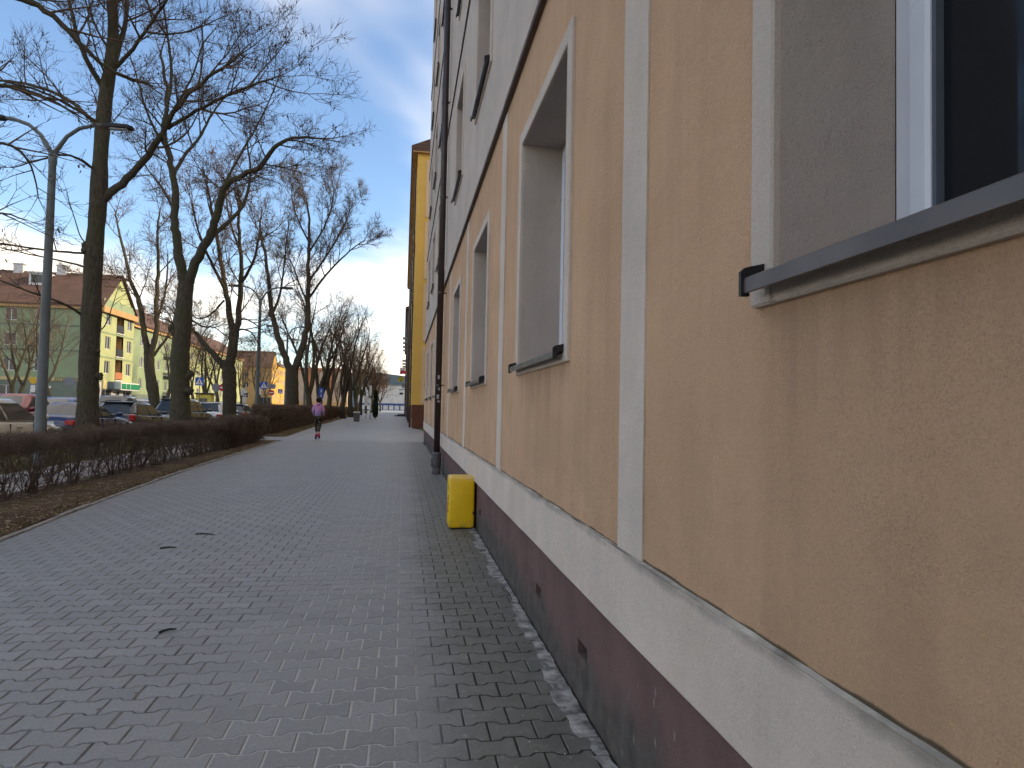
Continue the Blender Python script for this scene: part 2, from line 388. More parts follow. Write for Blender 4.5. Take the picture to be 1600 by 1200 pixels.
def window_meshes():
    """the pieces of one window, local to its opening's lower near corner: x outward is -X"""
    w, h = OW, OH
    fr = MB()
    x0, x1 = REV-.002, REV+.065
    fw = .055
    for a, b, c, d in ((0, fw, 0, h), (w-fw, w, 0, h), (fw, w-fw, 0, fw), (fw, w-fw, h-fw, h), (w/2-.045, w/2+.045, fw, h-fw)):
        fr.bbox((x0, a, c), (x1, b, d), .006)
    sa = MB()
    for s0, s1 in ((fw+.006, w/2-.051), (w/2+.051, w-fw-.006)):
        k = .062
        for a, b, c, d in ((s0, s0+k, fw+.006, h-fw-.006), (s1-k, s1, fw+.006, h-fw-.006), (s0+k, s1-k, fw+.006, fw+.006+k), (s0+k, s1-k, h-fw-.006-k, h-fw-.006)):
            sa.bbox((x0-.016, a, c), (x1-.004, b, d), .008)
    ga = MB()
    for s0, s1 in ((fw+.068, w/2-.113), (w/2+.113, w-fw-.068)):
        for a, b, c, d in ((s0, s0+.012, .12, h-.12), (s1-.012, s1, .12, h-.12), (s0, s1, .118, .130), (s0, s1, h-.130, h-.118)):
            ga.box((x0-.004, a, c), (x1-.01, b, d))
    pa = MB()
    for s0, s1 in ((fw+.07, w/2-.115), (w/2+.115, w-fw-.07)):
        pa.box((x0+.016, s0, .122), (x0+.024, s1, h-.122))
    su = MB(); o = .10; p = -.022
    su.bbox((p, -o, -.058), (.02, -.002, h+o), .006); su.bbox((p, w+.002, -.058), (.02, w+o, h+o), .006)
    su.bbox((p+.001, -.002, h+.002), (.02, w+.002, h+o), .006); su.bbox((p+.001, -.002, -.058), (.02, w+.002, -.004), .006)
    si = MB()
    e0, e1 = -.030, w+.030
    si.loft([[(REV-.002, y, .030), (-.070, y, .004), (-.075, y, .000), (-.075, y, -.033), (-.070, y, -.035), (-.0715, y, -.004), (REV-.002, y, .024)] for y in (e0, e1)], True)
    caps = []
    for y0, y1 in ((e0-.012, e0), (e1, e1+.012)):
        ca = MB(); caps.append(ca)
        ca.loft([[(.02, y, .050), (-.070, y, .028), (-.081, y, .018), (-.081, y, -.040), (-.060, y, -.040), (-.060, y, -.012), (.02, y, .016)] for y in (y0, y1)], True)
    out = {}
    for n, m, mt in (('window', fr, m_pvc), ('sash', sa, m_pvc), ('gasket', ga, m_gasket), ('pane', pa, m_pane), ('surround', su, m_surround), ('sill', si, m_sill), ('sill_end_cap', caps[0], m_cap), ('sill_end_cap_far', caps[1], m_cap)):
        me = m.mesh(n, mt); fixn(me); out[n] = me
    return out
WM = window_meshes()
for k in range(5):
    for y in COLS:
        if y < -4 and k > 0: continue
        x = WX if k == 0 else WX-.020
        z = SILL0-.02+STOREY*k
        wdw = obj('window', WM['window'], bld); wdw.location = Vector((x+(0 if k == 0 else .020), y, z))-root_loc(bld)
        for n in ('sash', 'gasket', 'pane'): obj(n, WM[n], wdw)
        for n in ('surround', 'sill', 'sill_end_cap', 'sill_end_cap_far'):
            c = obj(n.replace('_far', ''), WM[n], wdw)
            if k: c.location = (-.020, 0, 0)

# downpipe with its clips and cast boot
dp = thing('downpipe', 'dark brown downpipe with stickers on a grey cast boot, fixed to the tan wall', 'pipe', (.735, 14.72, 0))
mb = MB(); mb.tube([(.735, 14.72, .40), (.735, 14.72, 8.0), (.735, 14.72, Z_EAVE-.3)], .068, 16); mb.build('pipe', m_pipe, dp, True, smooth=True)
mb = MB()
mb.lathe([(.088, 0), (.092, .01), (.092, .10), (.086, .115), (.086, .135), (.097, .15), (.100, .33), (.094, .36), (.094, .385), (.102, .40), (.102, .44), (.090, .46), (.070, .465)], 18, (.735, 14.72, 0))
mb.build('drain_boot', m_boot, dp, True, smooth=True)
mb = MB(); mb.bbox((.62, 14.67, .15), (.66, 14.77, .34), .01); mb.build('cleaning_hatch', m_boot, dp, True)
for z in (1.9, 3.9, 6.0, 8.1, 10.2, 12.3, 14.4, 16.5):
    mb = MB(); mb.lathe([(.069, -.02), (.075, -.02), (.075, .02), (.069, .02)], 16, (.735, 14.72, z)); mb.box((.79, 14.70, z-.012), (WX+.01 if z < 4 else WX-.02, 14.74, z+.012))
    mb.build('pipe_clip', m_pipe, dp, True)
def arc_patch(cx, cy, r, a0, a1, z0, z1, n=5, t=.0015):
    m = MB(); ring = []
    for i in range(n+1):
        a = a0+(a1-a0)*i/n; ring.append((math.cos(a), math.sin(a)))
    m.loft([[(cx+(r+t)*c, cy+(r+t)*s, z0), (cx+(r+t)*c, cy+(r+t)*s, z1), (cx+(r)*c, cy+(r)*s, z1), (cx+r*c, cy+r*s, z0)] for c, s in ring], True)
    return m
m_stick = plain('pale_sticker_paper', (.28, .29, .33), .6, .5, 40)
for z, hh, a in ((2.03, .085, 0.05), (1.79, .06, .22), (1.60, .10, -.1), (1.53, .045, .15)):
    arc_patch(.735, 14.72, .069, -PI*.62+a, -PI*.38+a, z, z+hh).build('sticker', m_stick, dp, True)
for p, lw in (((.06, 0), .008),):
    pass

# ------------------------------------------------------------------ ground, roads, pavement
EDGE = [(-12, -3.45), (0, -3.55), (7.4, -3.87), (9.1, -4.04), (11.5, -4.22), (15.6, -4.45), (23, -4.66), (27.6, -4.74)]
def edge_x(y):
    for (a, xa), (b, xb) in zip(EDGE, EDGE[1:]):
        if a <= y <= b: return xa+(xb-xa)*(y-a)/(b-a)
    return EDGE[0][1] if y < EDGE[0][0] else EDGE[-1][1]
FAR = [(30.6, -5.05), (40, -5.5), (52, -6.0), (90, -7.0), (133, -8.4), (330, -14)]
def far_x(y):
    for (a, xa), (b, xb) in zip(FAR, FAR[1:]):
        if a <= y <= b: return xa+(xb-xa)*(y-a)/(b-a)
    return FAR[-1][1]
def road_z(x):                                     # the car park rises a little away from the pavement
    pts = [(-9.9, -.08), (-13.5, -.03), (-17, .12), (-22, .18), (-500, .2)]
    for (a, za), (b, zb) in zip(pts, pts[1:]):
        if b <= x <= a: return za+(zb-za)*(x-a)/(b-a)
    return pts[0][1]

def ground_mat():
    t = NT('winter_grass_ground')
    c = t.mix(t.rng(t.noise(.5, 5, .6), .35, .65), (.085, .086, .034), (.145, .12, .06))
    c = t.mix(t.rng(t.noise(14, 4, .6), .4, .7, 0, .7), c, (.065, .08, .026))
    return t.done(c, .95, t.bump(t.noise(60, 4), .8, .02), .1)
m_ground = ground_mat()
def soil_mat():
    t = NT('bare_soil_with_leaf_mould'); x, y, z = t.xyz()
    c = t.mix(t.rng(t.noise(3.0, 5, .6), .35, .65), (.075, .048, .036), (.135, .092, .066))
    c = t.mix(t.rng(t.noise(45, 4, .6), .5, .75), c, (.22, .165, .12))
    c = t.mix(t.math('MULTIPLY', t.rng(t.noise(1.1, 4, .6), .50, .62), t.rng(y, 9, 24, .55, 1.0)), c, t.mix(t.rng(t.noise(30, 3), .4, .6), (.115, .10, .045), (.20, .16, .085)))
    return t.done(c, .95, t.bump(t.noise(38, 6, .65), 1.0, .03), .1)
m_soil = soil_mat()
def asphalt(name, col, light=1.0):
    t = NT(name); f = t.noise(170, 3, .6)
    c = t.mix(t.rng(t.noise(.7, 5, .6), .3, .7), sc(col, .85), sc(col, 1.15)); c = t.mix(t.rng(f, .5, .72, 0, .5), c, sc(col, 1.9))
    return t.done(c, .85, t.bump(f, .5, .006), .3)
m_asph = asphalt('grey_asphalt', (.06, .06, .063))
m_path = asphalt('pale_path_asphalt', (.30, .28, .28))

mb = MB(); mb.quad((-4000, -400, -.30), (4000, -400, -.30), (4000, 7000, -.30), (-4000, 7000, -.30))
struct(mb.build('ground', m_ground))
# lawn strips and yard ground beside the walkway
mb = MB(); xs = [-9.75, -8.9, -7.45]; yy = [-12+i*3 for i in range(31)]
rs = random.Random(3)
mb.loft([[(-9.78, y, -.29), (-9.78, y, .03)]+[(x, y, .035+rs.uniform(-.015, .02)) for x in (-9.3, -8.6, -7.8)]+[(-7.36, y, .012), (-7.36, y, -.29)] for y in yy], True)
struct(mb.build('lawn_strip', m_ground, smooth=True))
mb = MB(); yy = [-12+i*.4 for i in range(100)]; yy = [y for y in yy if y < 27.3]+[27.4]
def soil_row(y, x_in, x_out=-5.76, lift=.0):
    r = [(x_out, y, -.29), (x_out, y, .005)]
    for k in range(1, 7):
        x = x_out+(x_in-x_out)*k/7; r.append((x, y, .02+.035*math.sin(PI*k/7)+rs.uniform(-.014, .014)+lift))
    return r+[(x_in, y, -.006), (x_in, y, -.29)]
mb.loft([soil_row(y, edge_x(y)-.06) for y in yy], True)
struct(mb.build('soil_strip', m_soil, smooth=True))
mb = MB(); yy = [31.5+i*1.2 for i in range(80)]
mb.loft([soil_row(y, far_x(y)-.02, far_x(y)-1.7) for y in yy], True)
struct(mb.build('soil_strip', m_soil, smooth=True))
mb = MB(); mb.loft([[(-7.35, y, -.29), (-7.35, y, .0), (-6.6, y, .012), (-5.77, y, .0), (-5.77, y, -.29)] for y in (-12, 0, 10, 20, 27.4)], True)
struct(mb.build('path', m_path))
mb = MB(); xs = [-9.9, -11.5, -13.5, -15, -17, -19, -22, -40, -160]
mb.loft([[(x, y, road_z(x)) for x in xs]+[(-160, y, -.29), (-9.9, y, -.29)] for y in (-30, 20, 60, 120, 260)], True)
struct(mb.build('car_park', m_asph))
# granite kerb between lawn and car park
mb = MB(); mb.bbox((-9.9, -12, -.29), (-9.78, 80, .05), .01)
kerb = struct(mb.build('kerb', plain('pale_kerb_concrete', (.27, .26, .25), .85, .2, 4, .3, 60, local=False)))

# -- block pavement
def paver_mat(single):
    t = NT('grey_concrete_paver' + ('' if single else '_mass')); x, y, z = t.xyz()
    if single: rv = t.n.new('ShaderNodeObjectInfo').outputs['Random']
    else: rv = t._pos.outputs['Random Per Island']
    base = t.mix(rv, (.178, .181, .188), (.246, .250, .257))
    base = t.mix(t.rng(t.noise(.9, 4, .6), .35, .68, 0, .5), base, (.235, .226, .222))
    base = t.mix(t.rng(t.noise(.35, 3, .5), .45, .65, 0, .4), base, (.180, .186, .198))
    # damp, mossy zone along the foot of the wall, with a ragged limit
    w = t.noise(1.2, 5, .65)
    moss = t.rng(t.math('ADD', x, t.math('MULTIPLY', w, .95)), .52, .92, 0, 1, True)
    moss = t.math('MULTIPLY', moss, t.rng(y, 9, 34, 1, .25))
    base = t.mix(t.math('MULTIPLY', moss, .9), base, t.mix(t.rng(t.noise(5, 4), .35, .65), (.066, .071, .054), (.112, .115, .096)))
    fine = t.noise(240, 3, .6); base = t.mix(t.rng(fine, .34, .5, .30, 0), base, (.07, .07, .07)); base = t.mix(t.rng(fine, .56, .74, 0, .30), base, (.46, .46, .46))
    spots = t.rng(t.vor(3.4), .02, .045, 1, 0); base = t.mix(t.math('MULTIPLY', spots, t.rng(t.noise(1.7, 2), .55, .6, 0, .65)), base, (.05, .05, .05))
    wear = t.noise(22, 4, .6); base = t.mix(t.rng(wear, .55, .75, 0, .25), base, (.41, .41, .41)); mot = t.noise(70, 4, .7); base = t.mix(t.rng(mot, .36, .50, .38, 0), base, (.085, .085, .085))
    return t.done(base, .52, t.bump(t.math('ADD', fine, t.math('MULTIPLY', wear, .7)), .38, .004), .55)
m_paver, m_pavers = paver_mat(True), paver_mat(False)
def joint_mat():
    t = NT('joint_sand'); x, y, z = t.xyz(); w = t.noise(1.6, 4, .6)
    sand = t.rng(t.math('ADD', t.math('ABSOLUTE', t.math('ADD', x, .30)), t.math('MULTIPLY', w, .9)), .72, 1.25, 1, 0, True)
    sand = t.math('MULTIPLY', sand, t.rng(x, .02, .26, 1, 0))
    dk = t.mix(t.rng(t.math('ADD', x, t.math('MULTIPLY', w, .6)), .35, .65), t.mix(t.rng(t.noise(6, 3), .4, .6), (.085, .085, .082), (.20, .198, .19)), (.040, .042, .034))
    c = t.mix(sand, dk, (.44, .435, .42))
    return t.done(c, .95, t.bump(t.noise(150, 3), .6, .006), .1)
m_joint = joint_mat()
PW, PPITCH, PA, GAP = .203, .146, .0125, .0055
Y_PAVE = 28.4
mb = MB(); ys = [-2+i*1.6 for i in range(20)]; ys = [y for y in ys if y < Y_PAVE]+[Y_PAVE]
mb.loft([[(edge_x(y)-.005, y, -.12), (edge_x(y)-.005, y, -.0034), (.875, y, -.0034), (.875, y, -.12)] for y in ys], True)
side = struct(mb.build('sidewalk', m_joint))
def paver_outline():
    h, a, w = PPITCH/2, PA, PW/2
    top = [(-w, h+a), (-w*.62, h+a), (-w*.38, h-a), (w*.38, h-a), (w*.62, h+a), (w, h+a)]
    bot = [(x, -(y)) for x, y in top]
    return top[::-1]+[(x, y) for x, y in bot]      # counter-clockwise: top right->left, then bottom left->right
def inset(poly, d):
    n = len(poly); out = []
    for i in range(n):
        p0, p1, p2 = Vector(poly[i-1]), Vector(poly[i]), Vector(poly[(i+1) % n])
        e1, e2 = (p1-p0), (p2-p1)
        if e1.length < 1e-6 or e2.length < 1e-6: out.append(tuple(p1)); continue
        n1 = Vector((-e1.y, e1.x)).normalized(); n2 = Vector((-e2.y, e2.x)).normalized()
        b = (n1+n2)
        b = b/max(.35, b.length_squared/2) if b.length > 1e-6 else n1
        out.append((p1.x+b.x*d, p1.y+b.y*d))
    return out
def clip_half(poly, a, b):
    """keep the part of poly to the right of the line a->b seen along +Y (x larger)"""
    out = []
    def s(p): return (p[0]-a[0])*(b[1]-a[1])-(p[1]-a[1])*(b[0]-a[0])
    for i in range(len(poly)):
        p, q = poly[i], poly[(i+1) % len(poly)]; sp, sq = s(p), s(q)
        if sp >= 0: out.append(p)
        if (sp >= 0) != (sq >= 0):
            k = sp/(sp-sq); out.append((p[0]+(q[0]-p[0])*k, p[1]+(q[1]-p[1])*k))
    return out
def paver_solid(mb, poly, cx, cy, rng, tilt=True):
    o = inset(poly, GAP/2); i = inset(poly, GAP/2+.0045)
    dz = rng.uniform(-.0008, .0008); tx, ty = (rng.uniform(-.006, .006), rng.uniform(-.006, .006)) if tilt else (0, 0)
    f = lambda p, z: (p[0], p[1], z+dz+tx*(p[0]-cx)+ty*(p[1]-cy))
    mb.loft([[f(p, -.03) for p in o], [f(p, -.0045) for p in o], [f(p, 0) for p in i]])
    n = len(o); mb.add([f(p, 0) for p in i], [tuple(range(n))])
BASE = paver_outline()
rp = random.Random(11)
tmp = MB(); paver_solid(tmp, BASE, 0, 0, random.Random(1), False); me_paver = tmp.mesh('paver', m_paver)
cells = []
nrow0 = -6
for r in range(nrow0, int((Y_PAVE-2.63)/PPITCH)+1):
    cy = 2.776-PPITCH/2+r*PPITCH
    if cy+PPITCH > Y_PAVE or cy < .9: continue
    off = PW/2 if r % 2 == 0 else 0.0
    i0 = int((edge_x(cy)-.3)/PW)-1
    for i in range(i0, 5):
        cx = i*PW+off
        ex = edge_x(cy)
        if cx+PW/2 < ex+.02 or cx-PW/2 > .82: continue
        full = cx-PW/2 > ex+.03 and cx+PW/2 < .83
        sx, sy, dep = project((cx, cy, 0))
        inview = dep > .3 and -40 < sx < 1640 and sy < 1240
        cells.append((cx, cy, full, inview, dep))
vis = sorted([c for c in cells if c[3] and c[2]], key=lambda c: c[4])
single = set((c[0], c[1]) for c in vis[:300])
mass = MB()
for cx, cy, full, inview, dep in cells:
    if (cx, cy) in single:
        p = obj('paver', me_paver, side); p.location = (cx+rp.uniform(-.0013, .0013), cy+rp.uniform(-.0013, .0013), rp.uniform(-.0008, .0008))
        p.rotation_euler = (rp.uniform(-.006, .006), rp.uniform(-.006, .006), rp.uniform(-.008, .008))
    else:
        poly = [(cx+x, cy+y) for x, y in BASE]
        if not full:
            y0, y1 = cy-.3, cy+.3
            poly = clip_half(poly, (edge_x(y0)+.012, y0), (edge_x(y1)+.012, y1))
            if cx+PW/2 > .83:
                lim = .835
                poly = [(-x, -y) for x, y in clip_half([(-x, -y) for x, y in poly], (-lim, -(cy+1)), (-lim, -(cy-1)))]
            if len(poly) < 3: continue
        paver_solid(mass, poly, cx, cy, rp)
pm = mass.build('paving', m_pavers, side, fix=False); pm['kind'] = 'stuff'
# cracked cement fillet between the last blocks and the wall: separate lumps
m_cem = plain('cracked_cement_fillet', (.25, .245, .235), .9, .75, 11, .5, 60, .2, local=False)
rc = random.Random(8); y = 1.2
while y < 26:
    L = rc.uniform(.14, .34)
    x0 = .806+.014*math.sin(y*5.1)+rc.uniform(-.045, .03)
    if y+L < 26:
        mb = MB(); n = 4; rings = []
        for k in range(n+1):
            yy_ = y+.004+(L-.008)*k/n; a = x0+rc.uniform(-.012, .014); b = .880-rc.uniform(.004, .016)
            hz = rc.uniform(-.0005, .0018)
            rings.append([(a, yy_, -.03), (a, yy_, .001), (a+.02, yy_, hz), (b-.02, yy_, hz+.001), (b, yy_, hz), (b, yy_, -.03)])
        mb.loft(rings, True); mb.build('cement_fillet', m_cem, side)
    y += L
# concrete edging stones on the left side
m_edge = plain('pale_edging_concrete', (.25, .235, .215), .9, .3, 5, .4, 70, local=False)
y = 1.0
while y < 27.5:
    y1 = min(27.6, y+1.0); x0, x1 = edge_x(y), edge_x(y1)
    mb = MB(); h = rc.uniform(.012, .024); j = rc.uniform(-.006, .006)
    mb.loft([[(x-.068+j, yy_, -.2), (x-.068+j, yy_, h-.01), (x-.058+j, yy_, h), (x-.010+j, yy_, h), (x+.0+j, yy_, h-.01), (x+.0+j, yy_, -.2)] for x, yy_ in ((x0, y+.004), (x1, y1-.004))], True)
    mb.build('edging_stone', m_edge, side); y = y1
# the far pavement: too far to pick blocks apart
def far_pave_mat():
    t = NT('far_block_pavement'); x, y, z = t.xyz()
    c = t.mix(t.rng(t.noise(.4, 4, .6), .3, .7), (.20, .20, .202), (.255, .254, .254))
    c = t.mix(t.rng(y, 36, 44, 0, .8), c, t.mix(t.rng(t.noise(.5, 4, .6), .3, .7), (.18, .182, .188), (.23, .232, .237)))
    b = t.n.new('ShaderNodeTexBrick'); b.inputs['Scale'].default_value = 1.0; b.inputs['Brick Width'].default_value = .2; b.inputs['Row Height'].default_value = .15
    b.inputs['Mortar Size'].default_value = .012; b.inputs['Color1'].default_value = (1, 1, 1, 1); b.inputs['Color2'].default_value = (.86, .86, .86, 1); b.inputs['Mortar'].default_value = (.7, .7, .7, 1)
    t.l.new(t.pos(), b.inputs['Vector'])
    c = t.mix(.6, c, b.outputs['Color'], 'MULTIPLY')
    return t.done(c, .52, None, .55)
mb = MB(); yy = [Y_PAVE+.002, 28.9, 29.5, 30.2, 30.6, 31.2]+[32+i*4 for i in range(76)]
def far_left(y):
    if y < 31.3: return -9.6
    return far_x(y)
mb.loft([[(far_left(y), y, -.2), (far_left(y), y, -.001), (1.2 if y < 47 else .62, y, -.001), (1.2 if y < 47 else .62, y, -.2)] for y in yy], True)
struct(mb.build('far_sidewalk', far_pave_mat()))
mb = MB(); mb.loft([[(1.2, y, -.2), (1.2, y, .02), (14, y, .04), (14, y, -.2)] for y in (28.65, 34, 40, 47.9)], True)
struct(mb.build('lawn', plain('short_green_lawn', (.075, .095, .028), .95, .3, 3, .6, 60, .1, local=False)))
# ------------------------------------------------------------------ far and near buildings of the street
m_green = plain('green_render', (.27, .335, .205), .9, .10, .6, .2, 40, .15, local=False)
m_greenl = plain('light_green_render', (.40, .43, .22), .9, .08, .6, .2, 40, .15, local=False)
m_greend = plain('dark_green_base_render', (.175, .21, .175), .9, .12, .6, .2, 40, .15, local=False)
m_orange = plain('orange_cornice_render', (.48, .30, .14), .9, .08, .8, 0, 40, .15, local=False)
m_yellow = plain('yellow_render', (.58, .34, .085), .9, .07, .6, .1, 40, .15, local=False)
m_peach = plain('peach_render', (.60, .38, .20), .9, .07, .6, .1, 40, .15, local=False)
m_goldb = plain('golden_render', (.50, .31, .12), .9, .09, .5, .1, 40, .15, local=False)
m_pink = plain('pale_pink_render', (.46, .34, .25), .9, .1, .5, .1, 40, .15, local=False)
m_brick = plain('orange_brick_render', (.42, .17, .09), .9, .12, .7, .1, 40, .15, local=False)
m_white = plain('off_white_render', (.55, .55, .55), .9, .1, .5, .1, 40, .15, local=False)
m_wframe = plain('white_window_frame', (.66, .66, .64), .5, .06)
m_wpane = glassy('far_window_glass', (.045, .05, .055), .12, .5)
m_brownp = plain('red_brown_plinth', (.16, .065, .045), .9, .15, 1.5, .3, 60, .15, local=False)
m_soffit = plain('brown_eaves_board', (.13, .075, .05), .7, .15)
m_dark = plain('dark_metal', (.03, .03, .033), .5, .2)
m_steel = plain('galvanised_steel', (.20, .215, .22), .5, .15, 5, 0, 80, .5, .3)
def roof_mat(name, col):
    t = NT(name); w = t.n.new('ShaderNodeTexWave'); w.inputs['Scale'].default_value = 1.3; w.bands_direction = 'Z'; w.inputs['Distortion'].default_value = .4
    t.l.new(t.pos(), w.inputs[0])
    c = t.mix(t.rng(t.noise(.7, 5, .6), .3, .7), sc(col, .8), sc(col, 1.2)); c = t.mix(t.math('MULTIPLY', w.outputs[1], .35), c, sc(col, .6))
    return t.done(c, .85, t.bump(w.outputs[1], .5, .03), .2)
m_roof = roof_mat('brown_roof_tiles', (.120, .070, .055))

_wcache = {}
def win_mesh(w, h, fw=.07, mull=1):
    k = (round(w, 2), round(h, 2), mull)
    if k not in _wcache:
        f = MB()
        for a, b, c, d in [(0, fw, 0, h), (w-fw, w, 0, h), (fw, w-fw, 0, fw), (fw, w-fw, h-fw, h)]+[(w*(i+1)/(mull+1)-.05, w*(i+1)/(mull+1)+.05, fw, h-fw) for i in range(mull)]:
            f.box((a, -.03, c), (b, .05, d))
        f.box((-.06, -.10, -.06), (w+.06, .03, -.002))
        fm = f.mesh('window', m_wframe); fixn(fm)
        p = MB(); p.box((fw*.7, .004, fw*.7), (w-fw*.7, .02, h-fw*.7)); pm_ = p.mesh('pane', m_wpane); fixn(pm_)
        _wcache[k] = (fm, pm_)
    return _wcache[k]
class Face:
    """one upright face of a building: u runs to the right seen from outside, v up, d outward"""
    def __init__(s, root, O, ang, base=0.0):
        s.root = root; s.O = Vector(O); s.a = ang
        s.u = Vector((math.cos(ang), math.sin(ang), 0)); s.n = Vector((math.sin(ang), -math.cos(ang), 0))
    def P(s, u, v, d=0.0): p = s.O+s.u*u+s.n*d; return (p.x, p.y, p.z+v)
    def wall(s, mats, u0, u1, v0, v1, ops, rev=.18, name='wall'):
        m = MB(); grid_wall(m, lambda u, v, d: s.P(u, v, d), u0, u1, v0, v1, ops, rev, 1 if isinstance(mats, list) else 0)
        return m.build(name, mats, s.root, True, fix=False)
    def window(s, u, v, w, h, d=-.12, mull=1, name='window'):
        fm, pm_ = win_mesh(w, h, mull=mull)
        o = obj(name, fm, s.root); o.location = Vector(s.P(u, v, d))-root_loc(s.root); o.rotation_euler = (0, 0, s.a)
        obj('pane', pm_, o); return o
    def box(s, name, mat, u0, u1, v0, v1, d0, d1, parent=None, **k):
        m = MB(); pts = [s.P(u, v, d) for v in (v0, v1) for u, d in ((u0, d0), (u1, d0), (u1, d1), (u0, d1))]
        m.add(pts, [(3, 2, 1, 0), (4, 5, 6, 7), (0, 1, 5, 4), (1, 2, 6, 5), (2, 3, 7, 6), (3, 0, 4, 7)])
        return m.build(name, mat, parent or s.root, True, **k)
def text_part(body, size, face, u, v, d, mat, name='lettering', parent=None):
    cu = bpy.data.curves.new(name, 'FONT'); cu.body = body; cu.size = size; cu.extrude = .015; cu.align_x = 'LEFT'
    tmp_ = bpy.data.objects.new(name, cu); COL.objects.link(tmp_); bpy.context.view_layer.update()
    me = bpy.data.meshes.new_from_object(tmp_.evaluated_get(bpy.context.evaluated_depsgraph_get())); bpy.data.objects.remove(tmp_); me.materials.clear(); me.materials.append(mat)
    o = bpy.data.objects.new(name, me); COL.objects.link(o)
    o.parent = parent or face.root; o.location = Vector(face.P(u, v, d))-root_loc(face.root); o.rotation_euler = (PI/2, 0, face.a)
    return o

# --- the large green house across the car park: ridge along X, gable to the street
gx, gy, gz = -36.8, 90.0, .15
H_E, H_R = 13.0, 17.6
g1 = thing('green_house', 'large green four-storey house with brown roof and a street gable with loggias', 'building', (gx, gy, gz))
ff = Face(g1, (gx-46, gy, gz), 0.0)                       # faces the camera
ST = 3.05
fw_ops = []
for k in range(3):
    for i in range(10):
        u = 38.65-i*3.4
        fw_ops.append((u, u+1.35, 4.75+k*ST, 4.75+k*ST+1.55))
sh_ops = [(u, u+1.9, 1.0, 3.0) for u in (8.5, 14.5, 20.5, 26.0, 34.8)]+[(38.4, 40.0, .1, 2.6)]
ff.wall([m_green, m_wframe], 0, 46, 3.6, H_E, fw_ops)
ff.wall([m_greend, m_wframe], 0, 46, -.3, 3.6, sh_ops, name='ground_floor_wall')
for a, b, c, d in fw_ops: ff.window(a, c, b-a, d-c)
for a, b, c, d in sh_ops: ff.window(a, c, b-a, d-c, name='shop_window')
for k in range(3): ff.box('belt_course', m_greend, 0, 46.05, 3.98+k*ST+(-.33 if k == 0 else 2.75-2.55), 3.98+k*ST+(-.13 if k == 0 else .40), 0.002, .05)
ff.box('cornice', m_orange, -.3, 46.3, H_E-.55, H_E-.02, .003, .35)
ff.box('shop_fascia', plain('cream_fascia', (.55, .45, .22), .8), 0, 46.02, 3.62, 4.0, .055, .09)
m_letter = plain('dark_lettering', (.03, .035, .03), .6)
text_part('MEDYCYNA ESTETYCZNA', 1.05, ff, 31.2, 3.95, .10, m_letter) if False else None
text_part('ESTETYCZNA', .52, ff, 41.05, 3.66, .10, m_letter)
ff.box('wall_lamp', m_wframe, 40.3, 40.7, 2.7, 2.95, .0, .3)
gf = Face(g1, (gx, gy, gz), PI/2)                           # gable face to the street, u runs away from the camera
GW = 10.2
gops = []
for k in range(3):
    for u, w in ((1.3, 1.5), (8.0, 1.5)): gops.append((u, u+w, 4.75+k*ST, 4.75+k*ST+1.6))
log = [(4.55, 6.75, 4.05+k*ST, 4.05+k*ST+2.65) for k in range(3)]
shops = [(.8, 3.6, .1, 2.7), (5.0, 6.2, .1, 2.6), (7.4, 9.6, .4, 2.6)]
gf.wall([m_greenl, m_greenl], 0, GW, 3.6, H_E, gops+log, .18)
gf.wall([m_white, m_dark], 0, GW, -.3, 3.6, shops, name='ground_floor_wall')
for a, b, c, d in gops: gf.window(a, c, b-a, d-c)
for a, b, c, d in shops: gf.window(a, c, b-a, d-c, name='shop_window')
for k, (a, b, c, d) in enumerate(log):
    gf.box('loggia_back', m_orange, a, b, c, d, -1.3, -1.25)
    gf.box('loggia_side', m_orange, a-.05, a, c, d, -1.3, 0); gf.box('loggia_side', m_orange, b, b+.05, c, d, -1.3, 0)
    gf.box('loggia_floor', m_white, a-.1, b+.1, c-.14, c, -1.3, .12)
    rail = gf.box('railing', m_brick if k == 0 else m_dark, a, b, c+.12, c+1.0, .03, .06)
    gf.window(a+.5, c+.15, .9, 2.1, -1.24, 0, 'loggia_door')
for k in range(3): gf.box('belt_course', m_green, 0, GW, 3.65+k*ST, 3.85+k*ST, .002, .05)
gf.box('cornice', m_orange, -.3, GW+.3, H_E-.75, H_E-.02, .003, .40)
m = MB(); m.add([gf.P(0, H_E, 0), gf.P(GW, H_E, 0), gf.P(GW*.5, H_R, 0)], [(0, 1, 2)]); m.build('gable', m_greenl, g1, True, fix=False)
gf.box('gable_balustrade', m_green, .3, GW-.3, H_E, H_E+1.0, .05, .12)
gf.box('sign_box', plain('blue_grey_sign_box', (.12, .17, .22), .6), 2.2, 4.2, 2.85, 3.75, .05, .9)
cs = gf.box('shop_canopy', m_wframe, 4.25, GW+.2, 2.75, 3.75, .05, .9)
for a, b in ((4.5, 5.9), (6.1, 7.3), (7.5, 10.5)): gf.box('green_sign_panel', plain('green_sign_panel', (.012, .22, .10), .5), a, b, 2.9, 3.6, .905, .93)
gf.box('shop_emblem', plain('cream_emblem', (.6, .52, .25), .6), .8, 1.9, 2.8, 3.9, .05, .2)
m = MB()                                                     # roof
ex = .45
R0, R1 = (gx-46.4, gx+.35)
e0 = (gy-ex, gz+H_E-.05); ri = (gy+GW/2, gz+H_R+.12); e1 = (gy+GW+ex, gz+H_E-.05)
m.add([(R0, *e0), (R1, *e0), (R1, *ri), (R0, *ri), (R0, *e1), (R1, *e1)], [(0, 1, 2, 3), (3, 2, 5, 4)])
m.add([(R0, e0[0], e0[1]-.18), (R1, e0[0], e0[1]-.18), (R1, ri[0], ri[1]-.2), (R0, ri[0], ri[1]-.2), (R0, e1[0], e1[1]-.18), (R1, e1[0], e1[1]-.18)], [(3, 2, 1, 0), (4, 5, 2, 3)])
